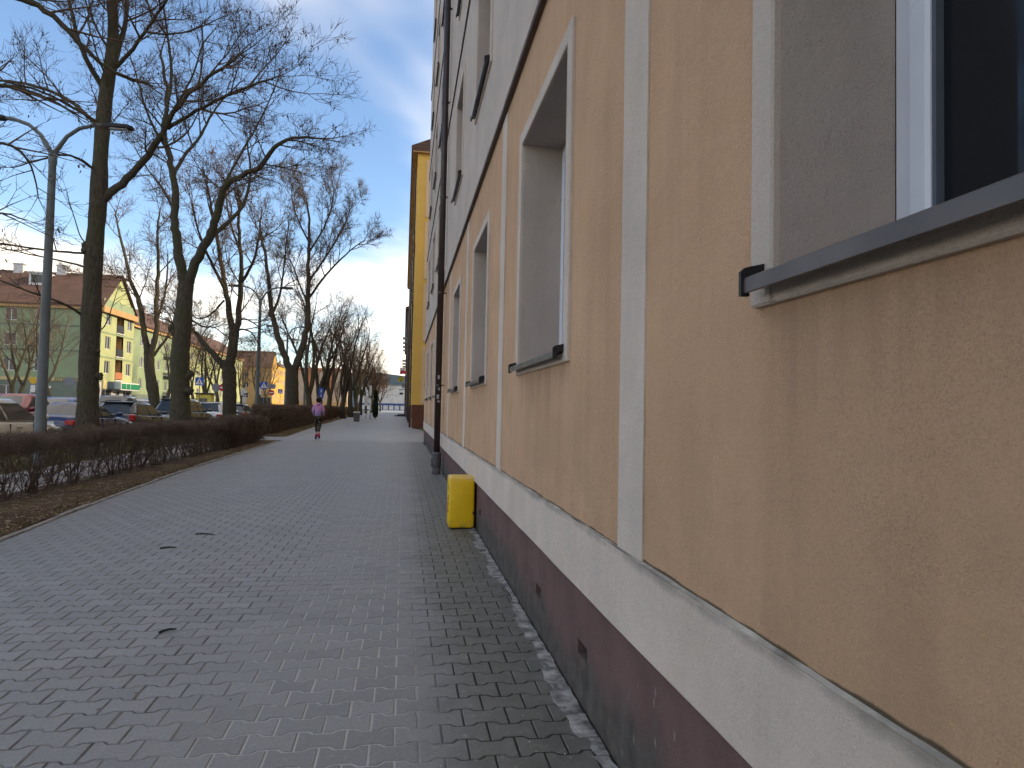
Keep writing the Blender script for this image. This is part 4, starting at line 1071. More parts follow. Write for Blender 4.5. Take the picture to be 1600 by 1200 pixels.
# 2: forked tree with the long limb arching right
Y = 26.4; b = ground_at(283, 640, Y)
T = Tree(202, twig=1.1, dens=1.08, seeds=.35, up=.06, spread=.95)
trunk(T, Y, [(282, 620), (280, 575), (283, 535), (286, 500), (288, 470), (291, 440)], .335, .24, b, 1.35)
for pts, r0, r1, k in (
        ([(289, 450), (281, 410), (276, 370), (272, 335), (275, 305), (270, 270), (262, 235), (256, 205), (262, 165), (258, 120), (250, 80)], .17, .035, 10),
        ([(293, 448), (308, 405, -.3), (326, 375, -.6), (338, 345, -.9), (344, 310, -1.1), (352, 286, -1.3), (385, 272, -1.7), (412, 255, -2.1), (432, 226, -2.5), (462, 214, -2.9), (492, 216, -3.2)], .17, .03, 11),
        ([(330, 370, -.6), (352, 352, 0), (375, 330, .4), (388, 300, .8), (392, 262, 1.1), (385, 220, 1.4)], .09, .022, 9),
        ([(272, 330), (258, 300, .6), (245, 282, 1), (228, 262, 1.4), (212, 232, 1.7)], .05, .014, 6),
        ([(272, 270), (290, 240, .6), (312, 215, 1), (330, 180, 1.3), (352, 150, 1.5), (380, 125, 1.6)], .07, .016, 8),
        ([(262, 235), (240, 200, -.5), (225, 165, -.9), (215, 120, -1.2), (200, 80, -1.4)], .05, .014, 7),
        ([(258, 190), (285, 150, -.6), (305, 110, -1), (315, 70, -1.3), (340, 40, -1.5)], .045, .012, 7),
        ([(412, 256, -2.1), (430, 260, -2.6), (455, 262, -3), (480, 245, -3.4)], .03, .008, 6),
        ([(300, 500), (318, 512, .2), (335, 510, .4), (352, 525, .6)], .035, .010, 4),
        ([(345, 300, -1.1), (370, 250, -.5), (400, 200, -.1), (420, 160, .2), (440, 110, .4)], .05, .012, 8)):
    T.limb(px_limb(Y, pts), r0, r1, k, 1, True, 2.0 if r0 > .06 else 1.3)
for (kx, ky, q_) in ((275, 512, .22), (295, 585, .17), (294, 612, .19), (272, 590, .15), (281, 560, .19)): burl(T, np.array(at(kx, ky, Y-.05)), q_)
T.emit('street_tree', 'gnarled forked bare tree with burls whose long limb arches to the right', b, m_bark, m_twig, ROW)

# 3: multi-stemmed tree
Y = 33.5; b = ground_at(359, 640, Y)
T = Tree(303, twig=1.4, dens=1.1, seeds=.5, up=.10, spread=.85)
trunk(T, Y, [(359, 610), (358, 585), (357, 562)], .30, .27, b, 1.4)
for pts, r0, r1, k in (
        ([(352, 575), (335, 555), (320, 538, .3), (308, 522, .6), (296, 512, .9), (280, 515, 1.2), (262, 500, 1.5)], .14, .04, 7),
        ([(357, 565), (364, 530), (360, 495), (352, 455), (346, 410, .2), (338, 365, .3), (330, 320, .5), (322, 280, .6)], .17, .03, 9),
        ([(362, 562), (370, 520), (374, 480), (378, 440, -.3), (376, 395, -.5), (372, 345, -.8), (376, 300, -1)], .16, .03, 9),
        ([(352, 455), (335, 420, -.4), (318, 385, -.8), (305, 345, -1.2), (300, 310, -1.5)], .08, .02, 7),
        ([(378, 440, -.3), (396, 412, -.8), (404, 375, -1.2), (408, 335, -1.5)], .08, .018, 7),
        ([(370, 516), (382, 514, .3), (395, 520, .6), (408, 545, .9)], .05, .015, 4),
        ([(372, 500), (385, 498, -.3), (402, 508, -.6), (418, 524, -.9)], .045, .013, 4),
        ([(350, 470), (330, 492, .6), (310, 500, 1.2), (296, 490, 1.5)], .05, .013, 5),
        ([(376, 395, -.5), (360, 350, .4), (352, 305, .8), (356, 270, 1.1)], .06, .015, 7)):
    T.limb(px_limb(Y, pts), r0, r1, k, 1, True, 2.1)
T.emit('street_tree', 'many-stemmed bare tree with a low limb reaching left over the white car', b, m_bark2, m_twig, ROW)

# 4: wide Y-shaped tree
Y = 51.5; b = ground_at(457, 640, Y)
T = Tree(404, twig=1.8, dens=1.05, seeds=.9, up=.10, spread=.8)
trunk(T, Y, [(457, 625), (457, 605), (456, 588), (457, 574)], .42, .39, b, 1.25)
for pts, r0, r1, k in (
        ([(453, 578), (442, 548), (432, 520), (426, 495), (422, 465), (418, 425), (412, 385, .4), (405, 345, .8)], .25, .05, 10),
        ([(460, 576), (472, 545), (479, 518), (482, 490), (481, 455), (482, 410), (484, 360), (480, 315)], .26, .05, 10),
        ([(481, 468), (500, 440, -.5), (525, 412, -1), (548, 390, -1.4), (570, 375, -1.8)], .10, .02, 9),
        ([(482, 440), (510, 400, .6), (535, 360, 1), (550, 320, 1.4)], .09, .02, 9),
        ([(426, 488), (437, 465, -.4), (442, 430, -.8), (448, 380, -1.2), (452, 335, -1.4)], .10, .02, 9),
        ([(482, 395), (505, 360, -.8), (520, 320, -1.2), (522, 292, -1.5)], .08, .018, 9),
        ([(484, 380), (465, 345, .6), (455, 310, 1), (458, 285, 1.2)], .07, .018, 8),
        ([(481, 475), (468, 445, .6), (458, 415, 1), (450, 400, 1.2)], .08, .018, 6)):
    T.limb(px_limb(Y, pts), r0, r1, k, 1, True, 2.6)
T.emit('street_tree', 'wide Y-shaped bare tree speckled with seed bunches beyond the path crossing', b, m_bark2, m_twig, ROW)

# 0: a tree just outside the left edge whose boughs hang into the upper left corner
Y = 11.0; b = (-9.1, 10.6, .02)
T = Tree(505, dens=.75, seeds=.06, up=-.02, spread=.85)
t0 = np.array(b)
T.big.append((np.array([t0+[0, 0, -.1], t0+[0, 0, .3], t0+[.05, .05, 3], t0+[.0, .1, 6], t0+[.05, .1, 9]]), np.array([.36, .30, .25, .21, .12])))
for pts, r0, r1, k in (
        ([(-230, 60), (-120, 10, .2), (-20, -12, .4), (40, -4, .5), (90, 30, .6), (140, 85, .8), (190, 120, 1.0), (240, 135, 1.2)], .075, .010, 8),
        ([(-220, 220), (-100, 150), (0, 128, .3), (70, 150, .5), (130, 185, .8)], .05, .008, 8),
        ([(-210, 330), (-90, 250), (0, 215, .3), (50, 250, .5), (60, 310, .7)], .035, .006, 8),
        ([(-200, 420), (-80, 340), (0, 330, .2), (45, 345, .4)], .03, .005, 6)):
    T.limb(px_limb(Y, pts), r0, r1, k, 2, True, .9)
T.emit('street_tree', 'bare tree outside the left edge whose thin boughs hang into the upper left corner', b, m_bark, m_twig, ROW)

# a leaning tree standing on an island between the two rows of parked cars
Y = 37.0; b = ground_at(243, 640, Y, .12)
T = Tree(606, twig=1.7, dens=.95, seeds=.1, up=.06, spread=.85)
trunk(T, Y, [(241, 620), (237, 600), (233, 575), (233, 555)], .27, .22, b, 1.2)
for pts, r0, r1, k in (
        ([(232, 560), (226, 525), (222, 490), (214, 462), (204, 440), (196, 400, .5), (186, 365, .9), (180, 330, 1.3)], .15, .03, 8),
        ([(235, 558), (243, 530), (245, 495), (245, 455), (248, 415), (244, 370, -.5), (250, 330, -.8)], .15, .03, 8),
        ([(245, 500), (256, 470, .6), (262, 430, 1), (262, 395, 1.3)], .08, .02, 6),
        ([(204, 440), (186, 432, -.6), (168, 438, -1.1), (150, 434, -1.4)], .06, .013, 5),
        ([(236, 560), (262, 528, .5), (270, 505, .8), (275, 480, 1)], .08, .02, 5)):
    T.limb(px_limb(Y, pts), r0, r1, k, 1, True, 2.2)
T.emit('car_park_tree', 'leaning bare tree rising between the two rows of parked cars', b, m_bark, m_twig, 'trees in the car park')

# --- generic trees further off: a few kinds, shared by copies
def generic(seed, H, r0, spread, dens, stems, twigmul, seeds):
    t = Tree(seed, twig=twigmul, seeds=seeds, up=.12, levels=3, spread=spread, seg=.5, dens=dens, fine=1); g = t.g
    fork = H*g.uniform(.16, .26)
    P = np.array([[0, 0, -.1], [0, 0, .3], [g.normal()*.08, g.normal()*.08, fork*.6], [g.normal()*.1, g.normal()*.1, fork]])
    t.big.append((P, np.array([r0*1.3, r0*1.05, r0*.9, r0*.85])))
    for i in range(stems):
        a = 2*PI*i/stems+g.uniform(-.4, .4); out = g.uniform(.25, .62)*spread
        d = nrm(np.array([math.cos(a)*out, math.sin(a)*out, 1])); L = (H-fork)*g.uniform(.72, .95)
        pts, rad = t.polyline(P[-1]-np.array([0, 0, .15]), d, L, r0*g.uniform(.5, .68), .03, .10, .03)
        t.big.append((pts, rad))
        for k in range(int(9*dens)): t.sprout(pts, rad, .2+.78*(k+g.random())/int(9*dens), 1, H*.25)
        t.sprout(pts, rad, .999, 1, H*.2, True)
    return t
KINDS = []
for seed, H, r0, spr, dens, stems, tw, sd, bk, tg in ((11, 13.5, .33, .8, .85, 4, 1.9, .6, m_bark2, m_twig), (12, 12.5, .28, .75, .85, 4, 1.9, .3, m_bark, m_twig), (13, 14, .34, .85, .8, 5, 2.3, .4, m_bark2, m_twigf), (14, 8.5, .17, .9, .85, 3, 1.8, .0, m_bark, m_twig), (15, 11, .25, 1.0, .9, 6, 2.8, .3, m_bark2, m_twigf)):
    KINDS.append(generic(seed, H, r0, spr, dens, stems, tw, sd).meshes(bk, tg))
def plant(kind, base, rz, scale, label, group, name='street_tree'):
    r = thing(name, label, 'tree', base, rz, group); r.scale = (scale, scale, scale)
    for me, n in zip(KINDS[kind], ('trunk', 'crown', 'seed_bunches')):
        if me is not None: obj(n, me, r)
    return r
far_row = [(483, 56, 1, .95), (499, 63, 0, .86), (514, 71, 1, 1.0), (536, 80, 0, .95), (548, 92, 2, 1.0), (556, 104, 0, 1.0), (563, 118, 2, .95)]
ORD = ('first', 'second', 'third', 'fourth', 'fifth', 'sixth', 'seventh', 'eighth')
rt = random.Random(21)
for i, (px, Y, k, s_) in enumerate(far_row):
    plant(k, ground_at(px, 640, Y, .0), rt.uniform(0, 6.28), s_, '%s bare tree past the wide Y-shaped one in the row along the hedge' % ORD[i], ROW)
for i, (px, Y) in enumerate(((572, 150), (580, 172), (587, 198), (594, 225))):
    p = at(px, 640, Y)
    plant((4, 2, 4, 4)[i], (p.x, Y, -.1), rt.uniform(0, 6.28), (1.15, 1.15, 1.2, 1.2)[i], '%s of the reddish-brown trees at the far end of the row' % ('nearest', 'second', 'third', 'farthest')[i], 'reddish-brown trees at the far end')
lots = [(14, 66, 3, 1.25, 'slim bare tree before the green house at the left edge'), (27, 72, 3, 1.3, 'slim bare tree before the green house, second from the left edge'),
        (77, 69, 3, 1.35, 'bare tree before the green house beside the lettering on its wall'), (318, 78, 1, .85, 'bare tree behind the left crossing sign'),
        (338, 92, 3, 1.4, 'small bare tree behind the no-entry sign'), (300, 104, 3, 1.4, 'small bare tree before the pale green terrace'),
        (405, 120, 3, 1.5, 'bare tree before the golden corner house'), (418, 150, 3, 1.5, 'bare tree before the sunlit gable of the golden house'),
        (262, 84, 3, 1.35, 'bare tree before the balconies of the sage green terrace'), (375, 110, 1, .8, 'bare tree between the no-entry sign and the golden house'),
        (527, 175, 1, .9, 'bare tree before the pink house')]
for px, Y, k, s_, lab in lots:
    p = at(px, 640, Y); plant(k, (p.x, Y, .12 if p.x < -14 else -.1), rt.uniform(0, 6.28), s_, lab, 'bare trees before the houses', 'small_tree')

# --- a dark columnar cypress by the notice boards
def cypress(px, Y, H, R, label):
    p = at(px, 640, Y); g = np.random.default_rng(5); V = []; Fc = []
    r = thing('cypress', label, 'tree', (p.x, Y, -.1))
    m = MB(); m.tube([(0, 0, 0), (0, 0, H*.9)], [.12, .03], 7); m.build('trunk', m_bark2, r)
    for _ in range(2600):
        z = g.uniform(.25, H); f = z/H; rr = R*min(1, (1-f)**.45*1.15)*min(1, .55+f*2.2)*math.sqrt(g.uniform(.35, 1)); a = g.uniform(0, 6.283)
        c = np.array([rr*math.cos(a), rr*math.sin(a), z]); o = np.array([math.cos(a), math.sin(a), 2.2]); o = nrm(o)*g.uniform(.16, .3); s_ = nrm(np.cross(o, g.normal(size=3)))*.05
        k = len(V); V += [c-s_, c+s_, c+o]; Fc.append((k, k+1, k+2))
    me = bpy.data.meshes.new('crown'); me.from_pydata([tuple(v) for v in V], [], Fc); me.materials.append(plain('dark_cypress_foliage', (.022, .036, .018), .9, .4, 3)); obj('crown', me, r)
cypress(586.5, 86, 3.45, .32, 'dark columnar evergreen behind the notice boards')

# ------------------------------------------------------------------ hedges
def shrub_mesh(seed, H, width, stems, top, dens, twig=1.0, low=.0):
    g = np.random.default_rng(seed); br = []
    for i in range(stems):
        a = g.uniform(0, 6.28); p = np.array([g.normal()*.05, g.normal()*.07, -.03]); lean = g.uniform(.05, .55)
        d = nrm(np.array([math.cos(a)*lean*.6, math.sin(a)*lean, 1.0])); L = H*g.uniform(.75, 1.02)/max(.55, d[2]); n = 7
        pts = [p]
        for k in range(n-1): d = nrm(d+g.normal(size=3)*.16+np.array([0, 0, .06])); pts.append(pts[-1]+d*L/(n-1))
        pts = np.array(pts); pts[:, 2] = np.minimum(pts[:, 2], H-.02); r0 = g.uniform(.006, .013)
        br.append((pts, np.linspace(r0, r0*.4, n)))
        for k in range(g.integers(4, 8)):          # side shoots below the clipped head
            f = g.uniform(.25, .8); j = int(f*(n-1)); q = pts[j]; e = nrm(np.array([g.normal()*.7, g.normal()*.7, g.uniform(.3, 1.2)])); l = g.uniform(.12, .38)
            br.append((np.array([q, q+e*l*.5+g.normal(size=3)*.02, q+e*l]), np.array([.0045, .0035, .0022])))
    for i in range(int(dens)):                      # the dense clipped head
        z = H-top*(g.random()**1.1)+g.normal()*.025
        if low and g.random() < low: z = H*g.uniform(.10, .8)
        c = np.array([g.uniform(-width/2, width/2), g.uniform(-.40, .40), z]); e = nrm(np.array([g.normal()*.8, g.normal()*.8, g.uniform(-.2, 1.4)]))
        l = g.uniform(.05, .15); br.append((np.array([c-e*l, c+g.normal(size=3)*.012, c+e*l]), np.array([.0030, .0028, .0014])*twig))
    me = tubes_mesh('shrub', br, m_twigh, [4 if b[1][0] > .006 else 3 for b in br]); return me
m_twigh = plain('dark_hedge_twigs', (.155, .115, .090), .9, .3, 2.0, 0, 80, .1, local=False)
m_near_h = m_twigh
SH = [shrub_mesh(31+i, 1.05, .60, 13+i % 3*3, .26, 900, 1.0, .14) for i in range(6)]
m_twigh = plain('brown_hedge_twigs', (.150, .106, .078), .9, .3, 2.0, 0, 80, .1, local=False)
SD = [shrub_mesh(61+i, 1.10, .62, 10, .42, 1500, 1.7, .40) for i in range(4)]
rh = random.Random(9)
def hedge(label, pts, step, meshes, scale=(1, 1), base=-.0):
    r = thing('hedge', label, 'hedge', (pts[0][0], pts[0][1], base), group='clipped hedges beside the pavement')
    for (x0, y0), (x1, y1) in zip(pts, pts[1:]):
        L = math.hypot(x1-x0, y1-y0); n = max(1, int(L/step))
        for i in range(n):
            f = (i+.5)/n; o = obj('shrub', meshes[rh.randrange(len(meshes))], r)
            o.location = (x0+(x1-x0)*f-pts[0][0]+rh.uniform(-.04, .04), y0+(y1-y0)*f-pts[0][1], .02)
            k = rh.uniform(.95, 1.05)*scale[0]; o.scale = (rh.uniform(.92, 1.1)*scale[1], rh.uniform(.95, 1.12), k)
            o.rotation_euler = (0, 0, rh.choice((0, PI))+rh.uniform(-.25, .25))
    return r
hedge('near clipped hedge with open dark stems and a dense flat top on the soil strip', [(-5.42, 7.2), (-5.36, 12), (-5.34, 17), (-5.34, 21.0)], .66, SH, (.84, 1))
hedge('denser end of the near hedge, closed down to the ground before the gap', [(-5.36, 21.2), (-5.40, 27.0)], .55, SD, (.86, 1.0))
hedge('brown clipped hedge beyond the gap, behind the person on the scooter', [(-6.35, 32.0), (-6.6, 40), (-7.0, 52)], .55, SD, (1.18, 1.35))
hedge('farther stretch of clipped hedge beside the litter bin', [(-7.1, 54.5), (-7.8, 72), (-8.2, 84)], .62, SD, (1.2, 1.5))
hedge('farthest low hedge behind the notice boards', [(-8.6, 88), (-9.6, 120), (-10.6, 150)], .9, SD, (1.1, 1.8))
# ------------------------------------------------------------------ parked cars
m_tyre = plain('black_tyre', (.018, .018, .018), .9, .2)
m_rim = plain('alloy_rim', (.32, .33, .34), .35, .1, 5, 0, 80, .5, .6)
m_cglass = glassy('car_glass', (.045, .055, .065), .05, .6)
m_red = plain('red_lamp_glass', (.42, .012, .012), .25, .1, 5, 0, 80, .5)
m_lamp = plain('clear_lamp_glass', (.55, .57, .6), .2, .1, 5, 0, 80, .5)
m_trim = plain('black_trim', (.02, .02, .022), .6, .15)
m_plate = plain('white_plate', (.6, .6, .58), .5, .05)
_paint = {}
def paint(col, metal=.35):
    if col not in _paint:
        t = NT('car_paint_%d' % len(_paint)); n = t.noise(2.0, 3, .5, t.local())
        c = t.mix(t.rng(n, .3, .7), sc(col, .92), sc(col, 1.06)); t.done(c, .28, None, .5, metal)
        t.b.inputs['Coat Weight'].default_value = .6; t.b.inputs['Coat Roughness'].default_value = .06; _paint[col] = t.m
    return _paint[col]
def car(label, x, y, rz, col, kind='hatch', L=4.3, W=1.78, H=1.5, rails=False, lit=False, group='cars parked in the car park', z=None, metal=.12):
    z = road_z(x) if z is None else z
    r = thing('parked_car', label, 'car', (x, y, z), rz, group); P = paint(col, metal)
    w = W/2; b = L/2
    belt = .92 if kind != 'suv' else 1.02
    nose = .68 if kind != 'suv' else .80
    # body: stations from tail to nose, (y, top, half width, bottom)
    tail_top = {'sedan': .98, 'hatch': .98, 'wagon': 1.0, 'suv': 1.08, 'mpv': 1.02}[kind]
    sts = [(-b, tail_top*.80, w*.84, .42), (-b+.06, tail_top*.94, w*.93, .30), (-b+.22, tail_top, w*.975, .24), (-b+.8, belt+.045, w, .20), (-.5, belt+.02, w, .19), (.4, belt, w, .19),
           (b-1.25, belt-.01, w*.99, .19), (b-.75, belt-.07, w*.97, .20), (b-.35, (belt+nose)/2-.01, w*.92, .22), (b-.10, nose, w*.80, .26), (b, nose-.14, w*.66, .36)]
    m = MB(); rings = []
    for yy_, zt, hw, zb in sts:
        mid = zb+(zt-zb)*.52
        half = [(hw*.80, zb), (hw*.955, zb+.07), (hw*.99, mid-.14), (hw, mid+.03), (hw*.965, zt-.09), (hw*.90, zt-.015), (hw*.45, zt+.020)]
        rings.append([(X, yy_, Z) for X, Z in half]+[(-X, yy_, Z) for X, Z in half[::-1]])
    m.loft(rings, True); body = m.build('body', P, r, smooth=True)
    # greenhouse: rings from belt to roof
    ty = {'sedan': (-b+.62, -b+1.25, .18, b-1.30), 'hatch': (-b+.16, -b+.62, .05, b-1.22), 'wagon': (-b+.12, -b+.55, .10, b-1.30), 'suv': (-b+.16, -b+.52, .08, b-1.25), 'mpv': (-b+.14, -b+.50, .42, b-.92)}[kind]
    y0, y1, y2, y3 = ty
    def ring(f):
        hw = w*(.915-.21*f**1.35); za = belt-.02+(H-.06-belt+.02)*f; ya = y0+(y1-y0)*f; yb = y3+(y2-y3)*f; c = .16+.05*f
        return [(-hw+c, ya, za), (0, ya-.05, za), (hw-c, ya, za), (hw, ya+c*1.3, za), (hw+.008, (ya+yb)/2, za), (hw, yb-c*1.6, za), (hw-c, yb-.03, za), (0, yb+.09*(1-f), za), (-hw+c, yb-.03, za), (-hw, yb-c*1.6, za), (-hw-.008, (ya+yb)/2, za), (-hw, ya+c*1.3, za)]
    R = [ring(f) for f in (0, .3, .62, .88, 1.0)]
    top = [(p[0]*.86, p[1]*.94+.06*(y1+y2)/2, H-.018) for p in R[-1]]; mid_ = [(p[0]*.4, (p[1]-(y1+y2)/2)*.5+(y1+y2)/2, H) for p in R[-1]]
    m = MB(); m.loft(R+[top, mid_], True); m.build('cabin', P, r, smooth=True)
    def pt(i, j, t, f):                                     # on the greenhouse between ring points i and j
        A, B = ring(f)[i], ring(f)[j]; return Vector(A)+(Vector(B)-Vector(A))*t
    def glass(name, segs, f0, f1, out, parent=r):
        m_ = MB(); n = 6; rows = []
        for k in range(n+1):
            f = f0+(f1-f0)*k/n; rows.append([tuple(pt(i, j, t, f)+Vector(out)) for i, j, t in segs])
        m_.loft(rows, False, False); return m_.build(name, m_cglass, parent, smooth=True)
    glass('rear_window', [(0, 1, -.02), (0, 1, .5), (1, 2, 0), (1, 2, .5), (1, 2, 1.02)], .14 if kind != 'sedan' else .05, .90, (0, -.012, .006))
    glass('windscreen', [(6, 7, 0), (6, 7, .5), (7, 8, 0), (7, 8, .5), (7, 8, 1)], .04, .93, (0, .012, .008))
    for s in (1, -1):
        if s > 0: q = [(3, 4, .04), (3, 4, .5), (3, 4, .93)]; q2 = [(4, 5, .02), (4, 5, .5), (4, 5, .97)]
        else: q = [(11, 10, .04), (11, 10, .5), (11, 10, .93)]; q2 = [(10, 9, .02), (10, 9, .5), (10, 9, .97)]
        for q_ in (q, q2): glass('side_window', q_, .10, .88, (s*.010, 0, 0))
        sy = ring(.1)[5][1]
        m = MB(); m.ball((s*(w+.09), sy-.03, belt+.10), (.11, .07, .075), 10, 6); m.box((s*(w-.08), sy-.02, belt+.04), (s*(w+.05), sy+.02, belt+.10)); m.build('mirror', P if kind != 'mpv' else P, r, smooth=True)
        for hy in (-.05, -.95):
            m = MB(); m.bbox((s*(w-.02), hy-.09, belt-.16), (s*(w+.022), hy+.09, belt-.125), .01); m.build('door_handle', P, r)
        for dy in (.55, -.42):
            m = MB(); m.box((s*(w*.97), dy-.003, .32), (s*(w+.001), dy+.003, belt-.06)); m.build('door_gap', m_trim, r)
        m = MB(); m.bbox((s*w*.96, -.75, .20), (s*(w+.006), b-1.35, .30), .01); m.build('sill_trim', m_trim, r)
        # lamps
        hz = tail_top*.80
        m = MB(); m.bbox((s*w*.62, -b-.012, hz-.11), (s*w*.955, -b+.20, hz+.06), .03) if kind == 'sedan' or kind == 'hatch' else m.bbox((s*w*.74, -b-.01, hz-.10), (s*w*.965, -b+.17, hz+.16), .03)
        m.build('tail_lamp', m_red, r)
        m = MB(); m.bbox((s*w*.50, b-.34, nose-.12), (s*w*.90, b-.06, nose+.04), .04); m.build('headlamp', m_lamp, r)
        if rails:
            m = MB(); m.tube([(s*w*.60, y1+.1, H-.06), (s*w*.60, y1+.3, H+.02), (s*w*.60, y2-.3, H+.02), (s*w*.60, y2-.05, H-.05)], .018, 6); m.build('roof_rail', m_trim, r)
        for wy in (-b+.83, b-.86):
            m = MB(); m.lathe([(.20, -.10), (.30, -.105), (.325, -.06), (.325, .06), (.30, .105), (.20, .10)], 20, (s*(w-.09), wy, .325), 'x'); tw = m.build('wheel', m_tyre, r, smooth=False)
            m = MB(); m.lathe([(.03, .02), (.05, .045), (.10, .03), (.195, .055), (.205, .10), (.19, .0)], 16, (0, 0, 0), 'x'); m.v = [(s*(w-.085)+s*X, Y_+wy, Z+.325) for X, Y_, Z in m.v]; m.build('rim', m_rim, tw)
            m = MB(); n = 10
            m.loft([[(s*(w*.90), wy+.36*math.cos(a_), .325+.36*math.sin(a_)), (s*(w+.012), wy+.36*math.cos(a_), .325+.36*math.sin(a_)), (s*(w+.012), wy+.405*math.cos(a_), .325+.405*math.sin(a_)), (s*(w*.90), wy+.405*math.cos(a_), .325+.405*math.sin(a_))] for a_ in [PI*i/n for i in range(n+1)]], True)
            m.build('wheel_arch', P, r)
    m = MB(); m.bbox((-w*.82, -b-.03, .34), (w*.82, -b+.1, .50), .04); m.build('bumper', P if kind in ('sedan', 'hatch', 'mpv') else m_trim, r)
    m = MB(); m.bbox((-w*.72, b-.12, .30), (w*.72, b+.015, .46), .04); m.build('bumper', m_trim, r)
    m = MB(); m.box((-.26, -b-.012, tail_top*.70), (.26, -b+.02, tail_top*.70+.11)); m.build('number_plate', m_plate, r)
    m = MB(); m.box((-.26, b-.02, .40), (.26, b+.025, .51)); m.build('number_plate', m_plate, r)
    if kind in ('wagon', 'suv', 'hatch'):
        m = MB(); m.bbox((-w*.66, y1-.14, H-.055), (w*.66, y1+.14, H-.02), .015); m.build('roof_spoiler', P if kind != 'wagon' else m_trim, r)
    if lit: pass
    return r
NEAR = 'cars parked in the front row along the lawn'; BACK = 'cars parked in the back row facing the hedge'
SILV = (.62, .57, .50); BLUE = (.018, .030, .105); DARKG = (.030, .033, .040); GREY = (.055, .052, .052); WHITE = (.62, .64, .67); REDC = (.20, .012, .016); LBLUE = (.05, .11, .26)
car('silver-beige hatchback in the front row, half cut by the left edge and the lamp post', -10.55, 19.3, -.06, SILV, 'mpv', 4.3, 1.80, 1.50, group=NEAR)
car('dark blue saloon with red tail lamps seen past the tall straight trunk', -11.1, 25.9, -.03, BLUE, 'sedan', 4.6, 1.8, 1.42, group=NEAR)
car('dark estate with roof rails and a red tail lamp in the front row', -11.25, 31.1, -.02, DARKG, 'wagon', 4.6, 1.8, 1.48, True, group=NEAR)
car('dark grey off-roader behind the gnarled forked trunk', -11.2, 37.7, -.02, GREY, 'suv', 4.6, 1.86, 1.68, True, group=NEAR)
car('white hatchback with a dark rear window behind the many-stemmed tree', -11.3, 44.3, -.04, WHITE, 'hatch', 4.3, 1.82, 1.56, group=NEAR, metal=.05)
car('small black city car just right of the many-stemmed tree', -11.6, 51.5, 0, (.02, .022, .025), 'hatch', 3.8, 1.66, 1.48, group=NEAR)
for px, Y, col, kd, H, lab in (
        (18, 29.5, REDC, 'hatch', 1.60, 'red car in the back row at the left edge'),
        (58, 34.5, (.035, .012, .02), 'hatch', 1.46, 'dark maroon car in the back row behind the lamp post'),
        (90, 32.5, LBLUE, 'hatch', 1.52, 'blue car in the back row right of the lamp post'),
        (124, 36.5, (.36, .05, .07), 'hatch', 1.52, 'pale red car in the back row behind the tall trunk'),
        (176, 37.0, (.06, .07, .09), 'suv', 1.72, 'blue-grey off-roader facing the hedge right of the tall trunk'),
        (209, 42.5, (.34, .36, .38), 'hatch', 1.52, 'silver car in the back row right of the blue-grey off-roader'),
        (228, 45.0, (.04, .055, .08), 'hatch', 1.56, 'dark teal car in the back row before the leaning tree'),
        (262, 48.0, (.45, .47, .50), 'wagon', 1.55, 'pale silver estate in the back row behind the gnarled trunk')):
    p = at(px, 620, Y); car(lab, p.x, Y, PI+.06, col, kd, 4.3, 1.78, H, group=BACK, rails=(kd == 'suv'))
FARC = 'cars standing by the far crossing'
for px, Y, col, kd, rz, lab in (
        (441, 76, (.05, .018, .022), 'hatch', -.5, 'dark red hatchback left of the wide Y-shaped tree'),
        (470, 95, WHITE, 'hatch', -1.2, 'white car just right of the wide Y-shaped trunk'),
        (493, 110, (.50, .54, .60), 'sedan', -1.3, 'pale blue car behind the blue path sign'),
        (523, 118, WHITE, 'wagon', -1.3, 'white estate between far trunks of the row'),
        (430, 98, (.03, .035, .04), 'hatch', -.9, 'black car behind the second no-entry sign')):
    p = at(px, 640, Y); car(lab, p.x, Y, rz, col, kd, 4.2, 1.76, 1.5, group=FARC, z=-.06)

# ------------------------------------------------------------------ lamp posts
m_pole = plain('grey_green_pole_paint', (.135, .155, .16), .55, .2, 2, .1, 40, .4)
def lamp_post(label, x, y, lean=0.0):
    r = thing('street_lamp', label, 'lamp', (x, y, 0), group='double-arm street lamps'); r.rotation_euler = (0, lean, 0)
    H = 6.72
    m = MB(); m.lathe([(.13, 0), (.13, .05), (.112, .06), (.105, 1.2), (.072, H-.25), (.085, H-.2), (.085, H)], 14); m.build('pole', m_pole, r, smooth=True)
    m = MB(); m.bbox((.09, -.06, .55), (.112, .06, 1.0), .01); m.build('service_hatch', m_pole, r)
    for s in (1, -1):
        pts = [(0, 0, H-.05), (s*.09, 0, H+.12), (s*.26, 0, H+.40), (s*.50, 0, H+.60), (s*.78, 0, H+.69), (s*1.02, 0, H+.71)]
        m = MB(); m.tube(pts, [.055, .05, .042, .04, .04, .04], 10); m.build('arm', m_pole, r, smooth=True)
        m = MB(); rings = []
        for t_, hw, hh in ((.95, .05, .04), (1.02, .085, .06), (1.25, .11, .07), (1.50, .10, .06), (1.58, .06, .03)):
            z0 = H+.705; rings.append([(s*t_, -hw, z0-.02), (s*t_, -hw*.8, z0+hh*.7), (s*t_, 0, z0+hh), (s*t_, hw*.8, z0+hh*.7), (s*t_, hw, z0-.02), (s*t_, hw*.8, z0-.05), (s*t_, -hw*.8, z0-.05)])
        m.loft(rings, True); hd = m.build('lamp_head', m_dark, r, smooth=True)
        m = MB(); m.bbox((s*1.1, -.07, H+.635), (s*1.48, .07, H+.66), .008); m.build('lamp_glass', m_lamp, hd)
    return r
p = at(63, 660, 15.9); lamp_post('tall grey double-arm lamp post beside the silver-beige hatchback', p.x, 15.9)
p = at(401, 640, 36.2); lamp_post('thin double-arm lamp post right of the many-stemmed tree', p.x, 36.2)
p = at(445.5, 640, 54); lamp_post('distant double-arm lamp post just left of the wide Y-shaped tree', p.x, 54.0)
